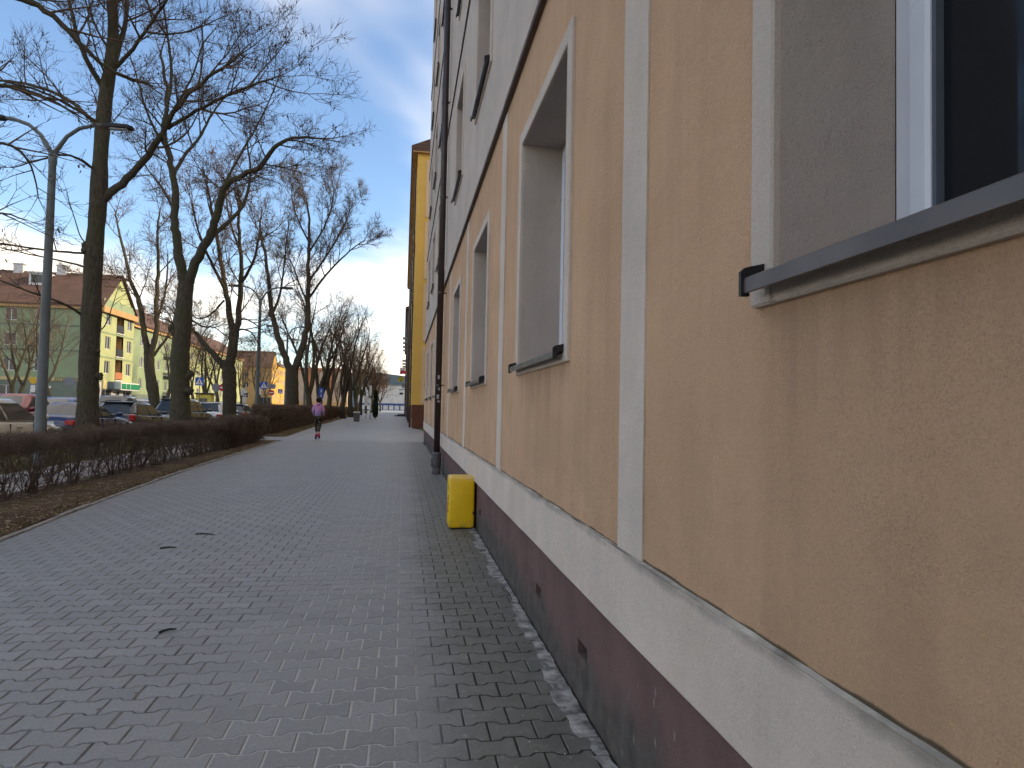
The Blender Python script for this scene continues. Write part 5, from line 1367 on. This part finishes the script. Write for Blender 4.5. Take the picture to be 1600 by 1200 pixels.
p = at(475, 640, 64); lamp_post('distant double-arm lamp post right of the wide Y-shaped tree', p.x, 64.0)

# ------------------------------------------------------------------ road signs
m_sblue = plain('sign_blue', (.020, .075, .42), .45, .05); m_swhite = plain('sign_white', (.68, .68, .68), .5, .04); m_sred = plain('sign_red', (.46, .015, .03), .45, .05); m_sback = plain('sign_back_grey', (.19, .20, .22), .6, .1); m_syel = plain('sign_yellow', (.62, .38, .04), .6, .06)
def post(r, h, rad=.032): m = MB(); m.tube([(0, 0, 0), (0, 0, h)], rad, 8); return m.build('post', m_steel, r)
def plate(r, poly, mat, y0, y1, name='plate', parent=None):
    m = MB(); m.loft([[(x, y_, z) for x, z in poly] for y_ in (y0, y1)], True); return m.build(name, mat, parent or r)
def crossing_sign(px, py, Y, size, label, rz=0.0):
    p = at(px, py, Y); g0 = road_z(p.x) if p.x < -9.9 else 0
    r = thing('crossing_sign', label, 'sign', (p.x, Y, g0), rz, 'blue pedestrian crossing signs'); z = p.z-g0; h = size/2
    post(r, z+h+.02); pl = plate(r, [(-h, z-h), (h, z-h), (h, z+h), (-h, z+h)], m_sblue, -.06, -.04)
    plate(r, [(-h*.86, z-h*.72), (h*.86, z-h*.72), (0, z+h*.84)], m_swhite, -.064, -.0605, 'white_triangle', pl)
    q = h*.62; m = MB(); y_ = (-.068, -.0645)
    def bar(x0, z0, x1, z1, t): 
        d = Vector((x1-x0, z1-z0)); n = Vector((-d.y, d.x)).normalized()*t
        m.loft([[(x0+n.x, yy_, z+z0+n.y), (x1+n.x, yy_, z+z1+n.y), (x1-n.x, yy_, z+z1-n.y), (x0-n.x, yy_, z+z0-n.y)] for yy_ in y_], True)
    bar(0, q*.35, .0, -q*.25, q*.12); bar(0, -q*.2, -q*.38, -q*.95, q*.09); bar(0, -q*.2, q*.36, -q*.95, q*.09); bar(0, q*.2, -q*.36, -q*.15, q*.07); bar(0, q*.2, q*.36, -q*.05, q*.07)
    m.loft([[(q*.15*math.cos(a_), yy_, z+q*.58+q*.15*math.sin(a_)) for a_ in [i*PI/4 for i in range(8)]] for yy_ in y_], True)
    m.build('walking_figure', m_trim, pl); return r
crossing_sign(312, 596, 55, .62, 'blue pedestrian crossing sign before the pale green terrace, leftmost of three')
crossing_sign(412.5, 602, 65, .62, 'blue pedestrian crossing sign right of the thin lamp post, middle one of three')
crossing_sign(438, 611.5, 100, .62, 'smallest blue pedestrian crossing sign, next to the wide Y-shaped trunk')
def circle(c, R, n=24): return [(R*math.cos(2*PI*i/n), c+R*math.sin(2*PI*i/n)) for i in range(n)]
def no_entry(px, py, Y, label, back=False):
    p = at(px, py, Y); g0 = road_z(p.x); r = thing('no_entry_sign', label, 'sign', (p.x, Y, g0), 0, 'round no-entry signs'); z = p.z-g0
    post(r, z+.3); pl = plate(r, circle(z, .33), m_sred, -.06, -.04); plate(r, [(-.24, z-.065), (.24, z-.065), (.24, z+.065), (-.24, z+.065)], m_swhite, -.064, -.0605, 'white_bar', pl)
    if back:
        w_ = plate(r, [(-.42, z+.45), (.30, z+.45), (.42, z+.62), (.42, z+1.0), (-.42, z+1.0)], m_sback, -.05, -.03, 'grey_board')
    return r
no_entry(349, 605.5, 60, 'red no-entry sign left of the many-stemmed tree')
no_entry(424.5, 613.5, 85, 'small red no-entry sign under a grey board near the golden house', True)
def back_sign(px, py, Y, poly, label, mat=None, name='road_sign', rz=0.0, extra=None):
    p = at(px, py, Y); g0 = road_z(p.x) if p.x < -9.9 else 0
    r = thing(name, label, 'sign', (p.x, Y, g0), rz); z = p.z-g0
    post(r, z+.2); pl = plate(r, [(x, z+zz) for x, zz in poly], mat or m_sback, -.06, -.04)
    if extra: extra(r, z, pl)
    return r
octo = [(.38*math.cos(PI/8+i*PI/4), .38*math.sin(PI/8+i*PI/4)) for i in range(8)]
back_sign(338, 605.5, 62, octo, 'grey octagonal back of a road sign left of the red no-entry sign')
back_sign(109, 596, 62, [(x*1.35, y_) for x, y_ in octo], 'dark grey back of a road sign before the lettering on the green house')
def arrow(r, z, pl):
    plate(r, [(-.02, z-.28), (.30, z-.16), (.30, z-.05), (-.12, z-.20)], m_trim, -.066, -.0605, 'black_arrow', pl)
    plate(r, [(-.16, z-.42), (.16, z-.42), (.16, z-.9), (-.16, z-.9)], m_swhite, -.06, -.045, 'small_plate')
back_sign(382, 612, 58, [(-.30, -.30), (.10, -.34), (.28, -.12), (.06, .22), (-.16, .34), (-.32, .05)], 'white turned road sign with a black arrow right of the many-stemmed tree', m_swhite, 'road_sign', .5, arrow)
back_sign(403.5, 611, 66, [(-.26, -.34), (.26, -.34), (.26, .34), (-.26, .34)], 'small pale square sign left of the middle crossing sign', m_swhite)
def under(r, z, pl): plate(r, [(-.14, z-.32), (.14, z-.32), (.14, z-.82), (-.14, z-.82)], m_swhite, -.06, -.045, 'small_plate')
back_sign(52.5, 594.5, 52, circle(0, .24), 'round orange sign above a small white plate before the green house', m_syel, 'info_sign', 0, under)
p = at(502, 614, 60)
r = thing('path_sign', 'tall blue cycle and footpath sign above the hedge behind the person', 'sign', (p.x, 60, 0)); post(r, p.z+.45)
pl = plate(r, [(-.21, p.z-.45), (.21, p.z-.45), (.21, p.z+.45), (-.21, p.z+.45)], m_sblue, -.06, -.04)
for dz, s_ in ((.20, 1), (-.22, 1)):
    m = MB(); z = p.z+dz
    for x0, z0, x1, z1 in ((0, .07, 0, -.05), (0, -.04, -.08, -.15), (0, -.04, .08, -.15), (-.07, .0, .07, .02)):
        d = Vector((x1-x0, z1-z0)); n = Vector((-d.y, d.x)).normalized()*.022
        m.loft([[(x0+n.x, yy_, z+z0+n.y), (x1+n.x, yy_, z+z1+n.y), (x1-n.x, yy_, z+z1-n.y), (x0-n.x, yy_, z+z0-n.y)] for yy_ in (-.066, -.0605)], True)
    m.loft([[(.04*math.cos(a_), yy_, z+.12+.04*math.sin(a_)) for a_ in [i*PI/4 for i in range(8)]] for yy_ in (-.066, -.0605)], True)
    m.build('white_figure', m_swhite, pl)
# notice boards, bin, stop pole by the far hedge
p = at(573, 612, 82); r = thing('notice_board', 'white two-part notice board on a post beside the far hedge', 'board', (p.x, 82, 0)); post(r, 2.2, .04)
plate(r, [(-.26, 1.95), (.26, 1.95), (.26, 2.75), (-.26, 2.75)], m_swhite, -.08, -.04, 'board'); plate(r, [(-.24, 1.5), (.24, 1.5), (.24, 1.9), (-.24, 1.9)], m_swhite, -.08, -.04, 'board')
p = at(579, 620, 78); r = thing('stop_pole', 'tall white stop pole with narrow panels at the pavement edge', 'pole', (p.x, 78, 0)); m = MB(); m.tube([(0, 0, 0), (0, 0, 3.75)], .045, 8); m.build('post', m_steel, r)
plate(r, [(-.13, 2.7), (.13, 2.7), (.13, 3.8), (-.13, 3.8)], m_swhite, -.09, -.047, 'panel'); plate(r, [(-.10, 1.0), (.10, 1.0), (.10, 2.3), (-.10, 2.3)], m_swhite, -.09, -.047, 'panel')
p = at(557.5, 645, 66); r = thing('litter_bin', 'grey concrete litter bin with a white lid beside the far hedge', 'bin', (p.x, 66, 0))
m = MB(); m.loft([[(sx*k, sy*k, z_) for sx, sy in ((-1, -1), (1, -1), (1, 1), (-1, 1))] for z_, k in ((0, .24), (.05, .26), (.75, .30), (.80, .28))], True); m.build('tub', plain('grey_bin_concrete', (.15, .145, .14), .9, .2), r)
m = MB(); m.bbox((-.31, -.31, .81), (.31, .31, .93), .03); m.build('lid', m_swhite, r)
for i, px in enumerate((402, 407, 388)):
    p = at(px, 635, 50+i); r = thing('bollard', ('short black bollard under the middle crossing sign', 'short black bollard just right of its twin near the middle crossing sign', 'short black bollard right of the small black city car')[i], 'bollard', (p.x, 50+i, .0), group='black bollards')
    m = MB(); m.lathe([(.06, -.1), (.06, .78), (.075, .80), (.075, .86), (.05, .93), (.01, .95)], 10); m.build('shaft', m_trim, r); m = MB(); m.lathe([(.061, .66), (.066, .66), (.066, .72), (.061, .72)], 10); m.build('band', m_swhite, r)
p = at(318, 616, 74); r = thing('yellow_kiosk', 'small yellow kiosk behind the leftmost crossing sign', 'kiosk', (p.x, 74, .15))
m = MB(); m.bbox((-.75, 0, 0), (.75, 1.2, 2.2), .03); m.build('walls', plain('yellow_kiosk_paint', (.60, .50, .09), .7), r); m = MB(); m.bbox((-.85, -.15, 2.2), (.85, 1.3, 2.35), .02); m.build('roof', m_dark, r)
m = MB(); m.box((-.4, -.02, .9), (.4, .0, 1.8)); m.build('window', m_wpane, r)

# ------------------------------------------------------------------ yellow box at the wall
def ybox():
    x0, x1, y0, y1, z0, z1 = .555, .855, 7.98, 8.36, .012, .60
    m_y = NT('scuffed_yellow_grp'); pz = m_y.local()
    c = m_y.mix(m_y.rng(m_y.noise(5, 4, .6, pz), .3, .7), (.74, .45, .006), (.82, .53, .010))
    c = m_y.mix(m_y.rng(m_y.noise(34, 4, .7, pz), .63, .72, 0, .6), c, (.16, .12, .03)); zz = m_y.xyz(pz)[2]
    top = m_y.math('MULTIPLY', m_y.rng(zz, .55, .58), m_y.rng(m_y.noise(11, 4, .6, pz), .38, .62)); c = m_y.mix(m_y.math('MULTIPLY', top, .55), c, (.52, .42, .26))
    c = m_y.mix(m_y.math('MULTIPLY', m_y.rng(zz, .12, .0), m_y.rng(m_y.noise(9, 4, .6, pz), .4, .65, 0, .7)), c, (.20, .17, .07))
    m_yb = m_y.done(c, .45, m_y.bump(m_y.noise(60, 3, .5, pz), .12, .005), .4)
    r = thing('yellow_box', 'scuffed yellow plastic cabinet standing against the foot of the tan wall', 'box', (.70, 8.17, 0))
    m = MB(); rings = []
    def rr(x0, x1, y0, y1, c, z):
        o = []
        for cx, cy, a0 in ((x1-c, y1-c, 0), (x0+c, y1-c, PI/2), (x0+c, y0+c, PI), (x1-c, y0+c, 1.5*PI)):
            for k in range(4): a = a0+k*PI/6; o.append((cx+c*math.cos(a), cy+c*math.sin(a), z))
        return o
    for z, k in ((z0, .012), (z0+.010, .003), (z0+.03, 0), (z1-.03, .001), (z1-.012, .005), (z1-.004, .012), (z1, .022)):
        rings.append(rr(x0+k, x1-k*.3, y0+k, y1-k, .024, z))
    m.loft(rings, True); m.build('shell', m_yb, r, True, smooth=True)
    m = MB(); m.bbox((x0+.03, y0+.03, 0), (x1-.02, y1-.03, z0), .004); m.build('foot', m_trim, r, True)
    m = MB(); m.bbox((x1-.022, y0-.006, .17), (x1-.004, y0+.03, .20), .004); m.build('latch', m_trim, r, True)
    # printed marks on the side towards the pavement
    for z, y_, w_, h_, mt in ((.47, .10, .16, .012, m_trim), (.44, .12, .10, .010, m_trim), (.33, .09, .05, .05, m_trim), (.25, .09, .05, .055, m_trim), (.18, .09, .05, .05, m_trim)):
        m = MB(); m.box((x0-.0012, y0+y_, z), (x0+.004, y0+y_+w_, z+h_)); m.build('printed_mark', mt, r, True)
    m = MB(); m.box((x0-.0010, y0+.17, .17), (x0+.004, y0+.24, .34)); m.build('printed_mark', m_sred, r, True)
ybox()

# ------------------------------------------------------------------ person on a scooter
def skin_obj(name, verts, edges, radii, mat, parent, sub=2):
    me = bpy.data.meshes.new(name); me.from_pydata(verts, edges, []); o = obj(name, me, parent)
    me.materials.append(mat)
    md = o.modifiers.new('skin', 'SKIN'); md.use_smooth_shade = True
    for i, rr_ in enumerate(radii): me.skin_vertices[0].data[i].radius = rr_ if hasattr(rr_, '__len__') else (rr_, rr_)
    me.skin_vertices[0].data[0].use_root = True
    sb = o.modifiers.new('sub', 'SUBSURF'); sb.levels = sub; sb.render_levels = sub
    return o
m_skin = plain('skin', (.50, .31, .22), .6, .06); m_hair = plain('dark_hair', (.018, .012, .010), .6, .3, 20)
def camo():
    t = NT('dark_patterned_trousers'); P = t.local(); c = t.mix(t.rng(t.noise(16, 3, .6, P), .53, .58), (.014, .012, .012), (.16, .12, .08)); c = t.mix(t.rng(t.noise(23, 2, .5, t.map(P, (1, 1, 1), (4, 2, 1))), .60, .64), c, (.10, .09, .045)); return t.done(c, .9, None, .1)
def jacket_mat():
    t = NT('lilac_pink_jacket'); z = t.xyz(t.local())[2]; n = t.noise(7, 3, .6, t.local())
    c = t.mix(t.rng(t.math('ADD', z, t.math('MULTIPLY', n, .25)), 1.18, 1.42), (.26, .20, .42), (.52, .27, .46)); c = t.mix(t.rng(t.noise(9, 2, .5, t.map(t.local(), (1, 1, 3))), .58, .64, 0, .7), c, (.62, .22, .40)); return t.done(c, .8, t.bump(t.noise(30, 3, .5, t.local()), .3, .01), .2)
PB = at(496, 683, 30.0)
px0, py0 = PB.x, 30.0
scoot = thing('kick_scooter', 'pink and dark kick scooter under the person in the lilac jacket', 'scooter', (px0, py0, 0), -.06)
m = MB(); m.bbox((-.055, -.28, .085), (.055, .22, .110), .012); m_pinkp = plain('pink_plastic', (.62, .045, .20), .45, .08); m.build('deck', m_pinkp, scoot)
for wy in (-.36, .40):
    m = MB(); m.lathe([(.06, -.022), (.092, -.024), (.10, -.010), (.10, .010), (.092, .024), (.06, .022)], 18, (0, wy, .10), 'x'); tw = m.build('wheel', m_tyre, scoot)
    m = MB(); m.lathe([(.012, -.026), (.06, -.018), (.06, .018), (.012, .026)], 12, (0, wy, .10), 'x'); m.build('rim', m_pinkp, tw)
m = MB(); m.tube([(0, .40, .10), (0, .36, .22), (0, .30, .55), (0, .24, 1.0)], [.022, .024, .02, .018], 8); m.build('steering_tube', m_pinkp, scoot)
m = MB(); m.tube([(0, .22, .12), (0, .34, .20)], .025, 8); m.build('neck', m_pinkp, scoot)
m = MB(); m.tube([(-.24, .22, 1.0), (.24, .22, 1.0)], .014, 8); m.build('handlebar', m_trim, scoot)
for s in (-1, 1): m = MB(); m.tube([(s*.15, .22, 1.0), (s*.25, .22, 1.0)], .019, 8); m.build('grip', m_pinkp, scoot)
m = MB(); m.loft([[(-.035, -.46, .12), (.035, -.46, .12), (.035, -.45, .13), (-.035, -.45, .13)], [(-.035, -.30, .205), (.035, -.30, .205), (.035, -.30, .215), (-.035, -.30, .215)], [(-.035, -.22, .12), (.035, -.22, .12), (.035, -.21, .13), (-.035, -.21, .13)]], True); m.build('mudguard', m_pinkp, scoot)
per = thing('person', 'person in a lilac-pink jacket and dark patterned trousers riding a kick scooter', 'person', (px0, py0, 0), -.06)
zz = .11                                               # standing height of the feet on the deck
bv = [(0, -.02, zz+.86), (0, -.01, zz+1.0), (0, .02, zz+1.18), (0, .05, zz+1.33), (0, .06, zz+1.40), (0, .07, zz+1.48), (0, .07, zz+1.57),
      (-.15, .04, zz+1.30), (-.22, .0, zz+1.08), (-.20, .17, zz+.93),
      (.15, .04, zz+1.30), (.22, .0, zz+1.08), (.20, .17, zz+.93),
      (-.08, -.01, zz+.80), (-.075, .05, zz+.47), (-.05, .03, zz+.08), (-.045, .13, zz+.035),
      (.08, -.01, zz+.80), (.085, .01, zz+.47), (.055, -.15, zz+.09), (.05, -.05, zz+.035)]
be = [(0, 1), (1, 2), (2, 3), (3, 4), (4, 5), (5, 6), (3, 7), (7, 8), (8, 9), (3, 10), (10, 11), (11, 12), (0, 13), (13, 14), (14, 15), (15, 16), (0, 17), (17, 18), (18, 19), (19, 20)]
br_ = [.105, (.105, .085), (.125, .09), (.10, .075), .05, (.075, .085), (.07, .08), .05, .04, .03, .05, .04, .03, .08, .052, .036, .035, .08, .052, .036, .035]
skin_obj('body', bv, be, br_, m_skin, per)
jv = bv[0:4]+bv[7:13]; jv[0] = (0, -.02, zz+.82); je = [(0, 1), (1, 2), (2, 3), (3, 4), (4, 5), (5, 6), (3, 7), (7, 8), (8, 9)]
skin_obj('jacket', jv, je, [(.165, .135), (.155, .13), (.165, .125), (.135, .10), .085, .065, .05, .085, .065, .05], jacket_mat(), per)
m = MB(); m.ball((0, -.06, zz+1.36), (.10, .06, .07), 10, 6); m.build('hood', plain('pink_hood', (.55, .26, .44), .8), per, smooth=True)
tv = [bv[0], bv[13], bv[14], (-.052, .03, zz+.17), bv[17], bv[18], (.062, -.12, zz+.17)]
skin_obj('trousers', tv, [(0, 1), (1, 2), (2, 3), (0, 4), (4, 5), (5, 6)], [(.14, .12), .098, .066, .05, .098, .066, .05], camo(), per)
m_shoe = plain('pink_shoes', (.60, .06, .20), .6, .1)
for a_, b_ in ((15, 16), (19, 20)):
    A, B = Vector(bv[a_]), Vector(bv[b_]); m = MB(); m.loft([[(A.x-.04, A.y-.06, zz+.004), (A.x+.04, A.y-.06, zz+.004), (A.x+.035, A.y-.06, zz+.09), (A.x-.035, A.y-.06, zz+.09)], [(A.x-.045, A.y+.03, zz+.002), (A.x+.045, A.y+.03, zz+.002), (A.x+.04, A.y+.03, zz+.10), (A.x-.04, A.y+.03, zz+.10)], [(A.x-.045, A.y+.13, zz+.002), (A.x+.045, A.y+.13, zz+.002), (A.x+.035, A.y+.13, zz+.06), (A.x-.035, A.y+.13, zz+.06)], [(A.x-.025, A.y+.18, zz+.005), (A.x+.025, A.y+.18, zz+.005), (A.x+.02, A.y+.17, zz+.035), (A.x-.02, A.y+.17, zz+.035)]], True); m.build('shoe', m_shoe, per, smooth=True)
m = MB(); m.ball((0, .035, zz+1.555), (.118, .125, .135), 14, 9); m.ball((0, -.085, zz+1.60), .055, 10, 6); m.build('hair', m_hair, per, smooth=True)
m = MB(); m.ball((0, .175, zz+1.50), (.016, .022, .022), 8, 5); m.build('nose', m_skin, per, smooth=True)
for s in (-1, 1):
    m = MB(); m.ball((s*.086, .07, zz+1.53), (.014, .022, .032), 8, 5); m.build('ear', m_skin, per, smooth=True)
    m = MB(); m.ball((s*.03, .155, zz+1.52), .012, 8, 5); m.build('eye', m_trim, per, smooth=True)
    # a gloved-free hand: palm and five fingers closed round the grip
    hx_ = s*.20; m = MB(); m.ball((hx_, .185, zz+.91), (.038, .035, .020), 10, 6)
    for k in range(4):
        fx = hx_+s*(-.028+.019*k); m.tube([(fx, .20, zz+.918), (fx, .235, zz+.912), (fx, .245, zz+.89), (fx, .225, zz+.872)], [.009, .009, .008, .007], 6)
    m.tube([(hx_-s*.035, .19, zz+.905), (hx_-s*.05, .21, zz+.888), (hx_-s*.04, .228, zz+.872)], [.010, .009, .008], 6); m.build('hand', m_skin, per, smooth=True)

# ------------------------------------------------------------------ litter: fallen twigs, dry leaves, grass tufts
def stick(label, px, py, L, ang, bend):
    d = _f+(px-800)/F_PX*_r-(py-600)/F_PX*_u; t = -CAM_H/d[2]; x, y = d[0]*t, d[1]*t
    r = thing('fallen_twig', label, 'twig', (x, y, .006), ang, 'twigs lying on the pavement')
    m = MB(); m.tube([(-L/2, 0, 0), (-L*.2, bend, .004), (L*.15, bend*.7, .006), (L/2, -bend*.4, .002)], [.007, .008, .007, .004], 6); m.build('stem', m_trim, r)
    m = MB(); m.tube([(L*.1, bend*.7, .005), (L*.28, bend*1.6, .006)], [.004, .002], 5); m.build('side_shoot', m_trim, r)
stick('dark bent twig lying on the pavement, largest of the fallen twigs', 321, 836, .24, -.35, .02)
stick('dark twig lying left of the largest one on the pavement', 263, 857, .15, .15, .008)
stick('small dark twig on the near pavement at lower left', 262, 987, .10, .6, .006)
g = np.random.default_rng(77)
def leaf_stuff(name, label, n, pick, size, mats, zoff=.006):
    V, Fc, mi = [], [], []
    for _ in range(n):
        x, y, z = pick(); a = g.uniform(0, 6.28); s_ = size*g.uniform(.5, 1.3); c, sn = math.cos(a), math.sin(a); k = len(V)
        for u, v, w in ((-1, 0, .2), (0, -.45, .0), (1, 0, .35), (0, .45, .1)): V.append((x+s_*(u*c-v*sn), y+s_*(u*sn+v*c), z+zoff+s_*w*g.uniform(.2, 1.0)))
        Fc.append((k, k+1, k+2, k+3)); mi.append(int(g.integers(len(mats))))
    me = bpy.data.meshes.new(name); me.from_pydata(V, [], Fc)
    for m_ in mats: me.materials.append(m_)
    me.polygons.foreach_set('material_index', mi); o = obj(name, me); tag(o, label, 'leaves', kind='stuff'); return o
m_l1 = plain('dry_leaf_brown', (.13, .070, .042), .9, .3, 8, local=False); m_l2 = plain('dry_leaf_pale', (.36, .27, .19), .9, .3, 8, local=False); m_l3 = plain('dry_leaf_dark', (.05, .032, .024), .9, .3, 8, local=False)
def on_soil():
    y = 6+21*g.random()**1.5; x0 = edge_x(y)-.07; x = x0-g.random()**1.2*1.75; return x, y, .018+.035*math.sin(PI*min(1, max(0, (x0-x)/1.8)))
leaf_stuff('leaf_litter', 'dry brown leaves and bark scattered over the soil under the hedge', 9000, on_soil, .026, [m_l1, m_l1, m_l2, m_l3, m_l2])
def on_walk():
    y = 2.2+22*g.random()**1.2; x = edge_x(y)+g.random()*(.75-edge_x(y)); x = x if g.random() > .35 else edge_x(y)+abs(g.normal())*.5; return x, y, 0
leaf_stuff('pavement_litter', 'tiny leaf scraps and grit scattered over the block pavement', 230, on_walk, .011, [m_l3, m_l1, m_trim, m_l2], .002)
m_grit = plain('pale_grit', (.5, .48, .44), .9, .2)
def on_joint():
    y = 2.4+5.5*g.random()**1.3; x = .12+.6*g.random(); return x, y, 0
leaf_stuff('pale_grit', 'pale seeds and grit in the paving joints by the wall', 130, on_joint, .006, [m_grit, m_l2], .002)
def grass_stuff(name, label, n, pick, h, mats):
    V, Fc, mi = [], [], []
    for _ in range(n):
        x, y, z = pick(); a = g.uniform(0, 6.28); hh = h*g.uniform(.5, 1.3); w = .004+hh*.05; k = len(V); lx, ly = g.normal()*hh*.5, g.normal()*hh*.5
        V += [(x-w*math.cos(a), y-w*math.sin(a), z), (x+w*math.cos(a), y+w*math.sin(a), z), (x+lx, y+ly, z+hh)]; Fc.append((k, k+1, k+2)); mi.append(int(g.integers(len(mats))))
    me = bpy.data.meshes.new(name); me.from_pydata(V, [], Fc)
    for m_ in mats: me.materials.append(m_)
    me.polygons.foreach_set('material_index', mi); o = obj(name, me); tag(o, label, 'grass', kind='stuff'); return o
m_g1 = plain('winter_grass_green', (.075, .088, .028), .9, .3, 3, local=False); m_g2 = plain('winter_grass_straw', (.19, .15, .075), .9, .3, 3, local=False)
def on_strip():
    y = 6.5+21*g.random(); 
    x0 = edge_x(y)-.08; x = x0-abs(g.normal())*.35*(.6+y/24)
    return x, y, .012
grass_stuff('verge_grass', 'thin winter grass along the edging stones under the hedge', 6500, on_strip, .045, [m_g1, m_g2, m_g2])
def on_lawn():
    y = 9+22*g.random()**1.2; return -9.7+2.2*g.random(), y, .025
grass_stuff('lawn_grass', 'worn winter lawn between the path and the parked cars', 16000, on_lawn, .06, [m_g1, m_g1, m_g2])
def on_far():
    y = 31.5+22*g.random(); return far_x(y)-1.5*g.random()**.7, y, .02
grass_stuff('verge_grass', 'straw-coloured verge grass beside the pavement beyond the gap', 6000, on_far, .07, [m_g1, m_g2, m_g2])
